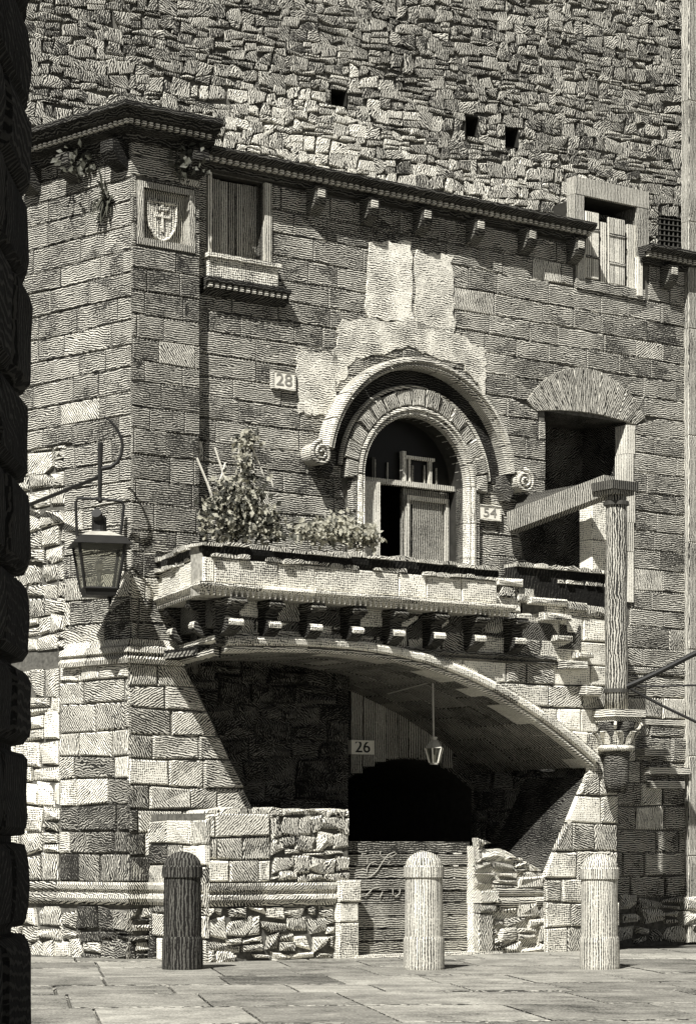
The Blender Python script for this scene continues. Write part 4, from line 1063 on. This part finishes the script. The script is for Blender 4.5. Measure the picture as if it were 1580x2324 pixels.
# iron stays tied to the post
stays = [((1412, 1562), (1640, 1455), .035, 'thick dark iron stay rising rightwards from the foot of the timber post'), ((1414, 1556), (1640, 1557), .013, 'thin level iron stay running right from the timber post'), ((1425, 1560), (1640, 1672), .018, 'thin iron stay sloping down right from the timber post')]
p0b = AP.pt(pu0[0]+.1, 0, .22)
for (a, b_, r, lab) in stays:
    P0 = at(a[0], a[1], p0b.y-.12); P1 = at(b_[0], b_[1], p0b.y-.2)
    o = MB().tube([P0.lerp(P1, k/6)+Vector((0, 0, -.01*math.sin(k))) for k in range(7)], r, 8).build('iron_stay', 'iron'); tag(o, lab, 'rod', 'iron stays')

# pilaster strip at the right edge
dp = thing('stone_pilaster', W.pt(W.px(1590, 2000)[0], 0, .1), 'narrow upright stone pilaster strip at the right edge of the wall', 'pilaster')
d0, d1 = W.px(1560, 1200, .10)[0], W.px(1700, 1200, .10)[0]
zz = [-.02, 1.2, 2.6, 4.1, 5.6, 7.1, 8.6, 10.1, 11.8, 13.6]
for i in range(9):
    g = stone_geo(W, rect(d0, zz[i], d1, zz[i+1]), .12, gap=.003, inset=.01, rough=.004); mk('pilaster_block', g[0], g[1], 'vert_stone', dp, U(.3, .6))

# ---------------------------------------------------------------- dark rusticated house close by on the left
fg = thing('rusticated_house', (-3.2, 7, 0), 'dark rusticated corner of a neighbouring house along the left edge', 'house')
FX = -1.47; FY = 11.0
def hbox(name, x0, x1, y0, y1, z1):
    MB().box8([Vector(p) for p in ((x0, y0, -.05), (x1, y0, -.05), (x1, y1, -.05), (x0, y1, -.05), (x0, y0, z1), (x1, y0, z1), (x1, y1, z1), (x0, y1, z1))]).build(name, 'near_black', fg)
hbox('wall_core', -9, FX-.05, 3, FY-.05, 5.5)
jy = [2400, 2110, 1905, 1700, 1512, 1316, 1105, 905, 655, 455, 265, 60, -140]
def fz(y): return EYE-(y-HY)*FY/FPX
zsf = sorted([max(-.05, fz(y)) for y in jy])
zsf += [zsf[-1]+.38]
for k in range(len(zsf)-1):
    z0, z1 = zsf[k]+.012, zsf[k+1]-.012
    y1 = FY
    for j in range(2):
        L = U(.55, .8) if (j+k) % 2 else U(.8, 1.1)
        y0 = y1-L
        pr = .038+U(-.010, .010)
        prof = [(-.06, z0), (-.005+0, z0+.01), (pr*.8, z0+.04), (pr, z0+.09), (pr+U(-.01, .01), (z0+z1)/2), (pr, z1-.09), (pr*.8, z1-.04), (-.005, z1-.01), (-.06, z1)]
        v = []
        for yy, sc in ((y0+.008, .2), (y0+.07, 1), (y1-.07, 1), (y1-.0+.02, .3)):
            v += [(FX+(d_*sc if d_ > 0 else d_)+U(-.006, .006), yy, z) for d_, z in prof]
        n = len(prof); f = [(i*n+j2, i*n+j2+1, (i+1)*n+j2+1, (i+1)*n+j2) for i in range(3) for j2 in range(n-1)]
        mk('rusticated_block', v, f, 'near_black', fg, recalc=True)
        y1 = y0

# ---------------------------------------------------------------- bollards
def bollard(x, Y, s, mat, label, ybase):
    p = at(x, ybase, Y); r = .205*s
    o = thing('stone_bollard', (p.x, p.y, 0), label, 'bollard', 'stone bollards')
    zc = 1.265*s
    c = (p.x, p.y, 0)
    MB().lathe(c, [(r*1.05, -.02), (r*1.08, .02), (r*1.07, .30*s), (r*1.05, .33*s), (r*1.01, .355*s)], 40).build('base_ring', mat, o, smooth=False)
    MB().lathe(c, [(r*.99, .352*s), (r*1.0, .5*s), (r*.97, .98*s)], 40).build('shaft', mat, o)
    MB().lathe(c, [(r*.97, .978*s), (r*1.06, .99*s), (r*1.06, 1.10*s), (r*1.0, 1.115*s)], 40).build('collar', mat, o)
    MB().lathe(c, [(r*.97, 1.11*s)]+[(r*.97*math.cos(t*math.pi/16), 1.11*s+(zc-1.11*s)*1.0*math.sin(t*math.pi/16)) for t in range(1, 8)]+[(.004, zc)], 40).build('dome', mat, o)
bollard(415, 26.0, 1.0, 'bollard_painted_shade', 'dark round topped stone bollard on the left, shade painted into its colour', 2200)
bollard(962, 26.0, 1.0, 'bollard', 'pale sunlit round topped stone bollard in front of the plank gate', 2203)
bollard(1360, 26.2, .98, 'bollard', 'round topped stone bollard on the right before the arch pier', 2195)

# ---------------------------------------------------------------- house number plaques
def text_mesh(s, size, name, mat, parent, P, u, z, dep, ext=.004, sx=1.0):
    cu = bpy.data.curves.new(name, 'FONT'); cu.body = s; cu.size = size; cu.extrude = ext; cu.align_x = 'CENTER'; cu.align_y = 'CENTER'; cu.resolution_u = 4
    to = bpy.data.objects.new(name, cu); COL.objects.link(to); bpy.context.view_layer.update()
    me = bpy.data.meshes.new_from_object(to.evaluated_get(bpy.context.evaluated_depsgraph_get()))
    bpy.data.objects.remove(to)
    v = [P.pt(u+q.co.x*sx, z+q.co.y, dep+q.co.z) for q in me.vertices]; f = [tuple(p.vertices) for p in me.polygons]
    return mk(name, v, f, mat, parent)
def plaque(P, x0, y0, x1, y1, s, label, dep, size, mat='letter', frame='pale', sx=1.0):
    a, b_ = P.px(x0, y1, dep), P.px(x1, y0, dep); uc = (a[0]+b_[0])/2; hw_ = (b_[0]-a[0])/2
    zc = P.px((x0+x1)/2, (y0+y1)/2, dep)[1]; pxm = FPX/P.pt(uc, 0, dep).y; h = (y1-y0)/pxm/2*.86
    o = thing('number_plaque', P.pt(uc, zc-h, dep), label, 'house number', 'house number plaques')
    MB().pbox(P, uc-hw_, uc+hw_, zc-h, zc+h, dep-.07, dep).build('plate', 'marble', o)
    t = .022
    for q in ((uc-hw_-t, uc+hw_+t, zc+h, zc+h+t), (uc-hw_-t, uc+hw_+t, zc-h-t, zc-h), (uc-hw_-t, uc-hw_, zc-h, zc+h), (uc+hw_, uc+hw_+t, zc-h, zc+h)):
        MB().pbox(P, *q, dep-.07, dep+.008).build('plate_frame', frame, o)
    text_mesh(s, size, 'numerals', mat, o, P, uc, zc, dep+.003, sx=sx)
plaque(W, 622, 842, 668, 884, '28', 'small pale plaque numbered 28 left of the doorway', .075, .21, 'letter_pale', 'moulding', 1.2)
plaque(W, 1088, 1148, 1134, 1180, '54', 'small pale plaque numbered 54 right of the doorway', .085, .17, 'letter_pale', 'moulding', 1.4)
plaque(B2, 800, 1682, 846, 1710, '26', 'white plaque numbered 26 under the great arch', .10, .22, 'letter', 'marble', 1.15)

# ---------------------------------------------------------------- lanterns
LY = 28.0
lan = thing('wall_lantern', at(225, 1350, LY), 'large iron gas lantern hanging from a curled bracket beside the tower', 'lantern')
def L_(x, y, dy=0): return at(x, y, LY+dy)
MB().tube([L_(229, 1005), L_(228, 1080), L_(228, 1130)], .032, 8, .022).build('hanger_rod', 'iron', lan)
wallp = TL.pt(*TL.px(52, 1152, .03), .03)
MB().tube([wallp, L_(227, 1082)], .026, 8, .024).build('bracket_arm', 'iron', lan)
cv = [(238, 946), (252, 956), (266, 972), (276, 993), (279, 1012), (276, 1032), (268, 1048), (254, 1059), (232, 1064)]
MB().tube([L_(x, y) for x, y in cv], .012, 8, .026).build('curl', 'iron', lan)
MB().lathe(L_(228, 1137), [(.01, -.02), (.035, 0), (.03, .03), (.012, .05)], 10).build('knob', 'iron', lan)
MB().tube([L_(176, 1218), L_(174, 1170), L_(173, 1140), L_(178, 1131), L_(228, 1132), L_(278, 1138), L_(282, 1148), L_(278, 1190), L_(273, 1222)], .017, 8).build('yoke', 'iron', lan)
lc = L_(226, 1350); ang = math.radians(14)
def frus(z0, r0, z1, r1, m): m.lathe((lc.x, lc.y, lc.z), [(r0, z0), (r1, z1)], 4, rot=ang+math.pi/4); return m
S2 = math.sqrt(2)
def corner(r, z, k): a = ang+math.pi/4+k*math.pi/2; return Vector((lc.x+r*S2*math.cos(a), lc.y+r*S2*math.sin(a), lc.z+z))
frus(0.56, .34*S2, .66, .25*S2, MB()).build('roof', 'iron', lan)
frus(0.66, .24*S2, .72, .12*S2, MB()).build('roof_dome', 'lead', lan)
MB().lathe((lc.x, lc.y, lc.z+.715), [(.1, 0), (.085, .03), (.085, .17), (.065, .2)], 14).build('chimney', 'iron', lan, smooth=False)
MB().tube([Vector((lc.x, lc.y-.0, lc.z+.86)), Vector((lc.x-.02, lc.y-.12, lc.z+.93))], .06, 12).build('chimney_cowl', 'iron', lan)
frus(-.02, .17*S2, .06, .19*S2, MB()).build('lantern_base', 'iron', lan)
for k in range(4):
    MB().tube([corner(.185, .05, k), corner(.265, .57, k)], .020, 6).build('corner_bar', 'iron', lan)
    MB().tube([corner(.19, .06, k), corner(.19, .06, k+1)], .018, 6).build('lower_bar', 'iron', lan)
    v = [corner(.185, .06, k), corner(.185, .06, k+1), corner(.262, .56, k+1), corner(.262, .56, k)]
    mk('pane', v, [(0, 1, 2, 3)], 'glass', lan)
MB().tube([Vector((lc.x+.12, lc.y+.05, lc.z-.02)), Vector((lc.x+.13, lc.y, lc.z-.10))], .03, 6, .012).build('drip_finial', 'iron', lan)
MB().lathe((lc.x, lc.y, lc.z+.05), [(.07, 0), (.03, .05), (.025, .2), (.05, .23)], 12).build('burner', 'brass', lan)
MB().tube([Vector((lc.x, lc.y, lc.z+.27)), Vector((lc.x+.16, lc.y-.02, lc.z+.26))], .02, 8).build('gas_tap', 'brass', lan)
MB().lathe((lc.x, lc.y, lc.z+.28), [(.02, 0), (.05, .03), (.05, .07), (.02, .12)], 12).build('gas_mantle', 'marble', lan)

hy = AP.pt(AP.px(985, 1600, -.45)[0], 0, -.45).y
hl = thing('hanging_lantern', at(985, 1735, hy), 'small glazed lantern hanging on a rod under the great arch', 'lantern')
pt0 = at(982, 1520, hy); c = at(985, 1735, hy)
MB().tube([pt0, at(984, 1680, hy)], .012, 6).build('rod', 'lead', hl)
def fr2(z0, r0, z1, r1, name, mat): MB().lathe((c.x, c.y, c.z), [(r0, z0), (r1, z1)], 6, rot=.3).build(name, mat, hl)
fr2(.30, .03, .34, .05, 'cap', 'lead'); fr2(.2, .125, .30, .04, 'roof', 'lead'); fr2(.0, .055, .02, .06, 'lantern_base', 'lead')
for k in range(6):
    a = .3+k*math.pi/3; a2 = a+math.pi/3
    p_ = lambda r, z, an: Vector((c.x+r*math.cos(an), c.y+r*math.sin(an), c.z+z))
    MB().tube([p_(.06, .02, a), p_(.115, .2, a)], .009, 5).build('corner_bar', 'marble', hl)
    mk('pane', [p_(.06, .02, a), p_(.06, .02, a2), p_(.115, .2, a2), p_(.115, .2, a)], [(0, 1, 2, 3)], 'glass', hl)
MB().lathe((c.x, c.y, c.z+.02), [(.02, 0), (.02, .08), (.01, .1)], 8).build('candle', 'marble', hl)
MB().tube([at(880, 1575, hy+.6), at(978, 1548, hy)], .008, 5).build('stay_wire', 'lead', hl)

# ---------------------------------------------------------------- plants
def leafy(pts, nleaf, size, mats, parent, name='foliage'):
    b = {m: MB() for m in mats}
    for _ in range(nleaf):
        c, rad = R.choice(pts)
        p = Vector(c)+Vector((R.gauss(0, rad[0]), R.gauss(0, rad[1]), R.gauss(0, rad[2])))
        n_ = Vector((U(-1, 1), U(-2.05, .3), U(-.4, 1))).normalized(); t = n_.cross(Vector((U(-1, 1), U(-1, 1), U(-1, 1)))).normalized(); s = n_.cross(t)
        L = size*U(.6, 1.4); w = L*.32
        m = R.choice(mats)
        b[m].add([p, p+t*L*.45+s*w+n_*L*.06, p+t*L-n_*L*.12, p+t*L*.45-s*w+n_*L*.06, p+t*L*.5], [(0, 1, 4), (1, 2, 4), (2, 3, 4), (3, 0, 4)])
    for m in mats:
        if b[m].v: tag(mk(name, b[m].v, b[m].f, m, parent), kind='stuff')
PF = F.off(-.35)
def pf(x, y): return PF.pt(*PF.px(x, y))
cl = thing('climbing_plant', pf(540, 1225), 'tall leafy climber trained on canes at the left end of the balcony', 'plant')
cl_pts = []
for (x, y, rx, rz, n_) in ((505, 1190, .13, .10, 3), (545, 1200, .15, .08, 3), (590, 1195, .15, .09, 2), (620, 1212, .09, .05, 1), (500, 1145, .10, .10, 2), (540, 1140, .14, .12, 3), (575, 1150, .09, .09, 2), (520, 1100, .10, .08, 1), (565, 1100, .07, .1, 1), (558, 1050, .05, .09, 1), (557, 1005, .07, .06, 1), (568, 990, .05, .03, 1), (600, 1172, .08, .06, 1)):
    cl_pts += [(pf(x, y), (rx, .12, rz))]*n_
leafy(cl_pts, 1900, .072, ['leaf', 'leaf_pale', 'leaf_pale', 'leaf'], cl)
for (x0, y0, x1, y1, r) in ((490, 1150, 448, 1040, .014), (515, 1110, 488, 1015, .012), (560, 1200, 542, 1020, .010), (578, 1220, 575, 1030, .010), (600, 1085, 565, 1000, .013), (620, 1105, 604, 1055, .01), (492, 1230, 491, 1110, .012), (491, 1110, 512, 1050, .01)):
    MB().tube([pf(x0, y0), pf((x0+x1)/2+2, (y0+y1)/2), pf(x1, y1)], r, 6).build('cane', 'cane', cl)
MB().tube([pf(560, 1225), pf(552, 1150), pf(565, 1080), pf(556, 1000)], .012, 6).build('stem', 'twig', cl)
MB().tube([pf(500, 1230), pf(508, 1170), pf(500, 1110)], .010, 6).build('stem', 'twig', cl)
bu = thing('leafy_bush', pf(765, 1240), 'low leafy bush on the balcony just left of the doorway', 'plant')
bpts = []
for (x, y, rx, rz, n_) in ((705, 1205, .10, .06, 2), (745, 1205, .13, .07, 3), (790, 1205, .12, .08, 3), (820, 1215, .10, .06, 2), (765, 1185, .09, .05, 1), (840, 1222, .06, .05, 1)): bpts += [(pf(x, y), (rx, .12, rz))]*n_
leafy(bpts, 1100, .07, ['leaf', 'leaf_pale', 'leaf_pale'], bu)
for (x0, y0, x1, y1) in ((740, 1235, 738, 1165), (790, 1235, 798, 1170), (700, 1235, 690, 1180), (800, 1240, 812, 1190)): MB().tube([pf(x0, y0), pf(x1, y1)], .010, 6).build('stem', 'twig', bu)
# plant rooted in the tower wall
fe = thing('wall_plant', TL.pt(*TL.px(243, 505, .06), .06), 'dark tufted plant rooted in the tower wall under the cornice', 'plant')
fp = TL.pt(*TL.px(244, 448, .05), .05); b = MB()
for k in range(46):
    an = U(-2.6, 2.6) if k < 20 else U(1.9, 4.3); L = U(.14, .30)
    dirr = TL.d*math.sin(an)*.55; v0 = fp+Vector((U(-.05, .05), 0, U(-.12, .08)))
    v3 = Vector((dirr.x*L, dirr.y*L, math.cos(an)*L))+Vector((TL.n.x, TL.n.y, 0))*U(.05, .16)
    sd_ = Vector((TL.d.x, TL.d.y, 0))*.022
    mid = v0+v3*.55+Vector((0, 0, .03)); b.add([v0-sd_*.4, v0+sd_*.4, mid+sd_, v0+v3+Vector((0, 0, -.03)), mid-sd_], [(0, 1, 2, 4), (4, 2, 3)])
tag(b.build('foliage', 'leaf', fe), kind='stuff')
MB().tube([fp, fp+Vector((0, 0, .2))+Vector((TL.n.x, TL.n.y, 0))*.05], .012, 6).build('stem', 'twig', fe)
# weeds hanging under the tower cornice
for (x, y, lab) in ((180, 372, 'dark weeds hanging below the left part of the tower cornice'), (428, 368, 'dark weeds tucked under the right end of the tower cornice')):
    P = TL if x < 300 else TR
    p = P.pt(*P.px(x, y, .15), .15); we = thing('hanging_weeds', p, lab, 'plant', 'weeds under the cornice')
    leafy([(p, (.12, .08, .09))], 130, .09, ['leaf'], we)
# tuft on the coping in front of the door
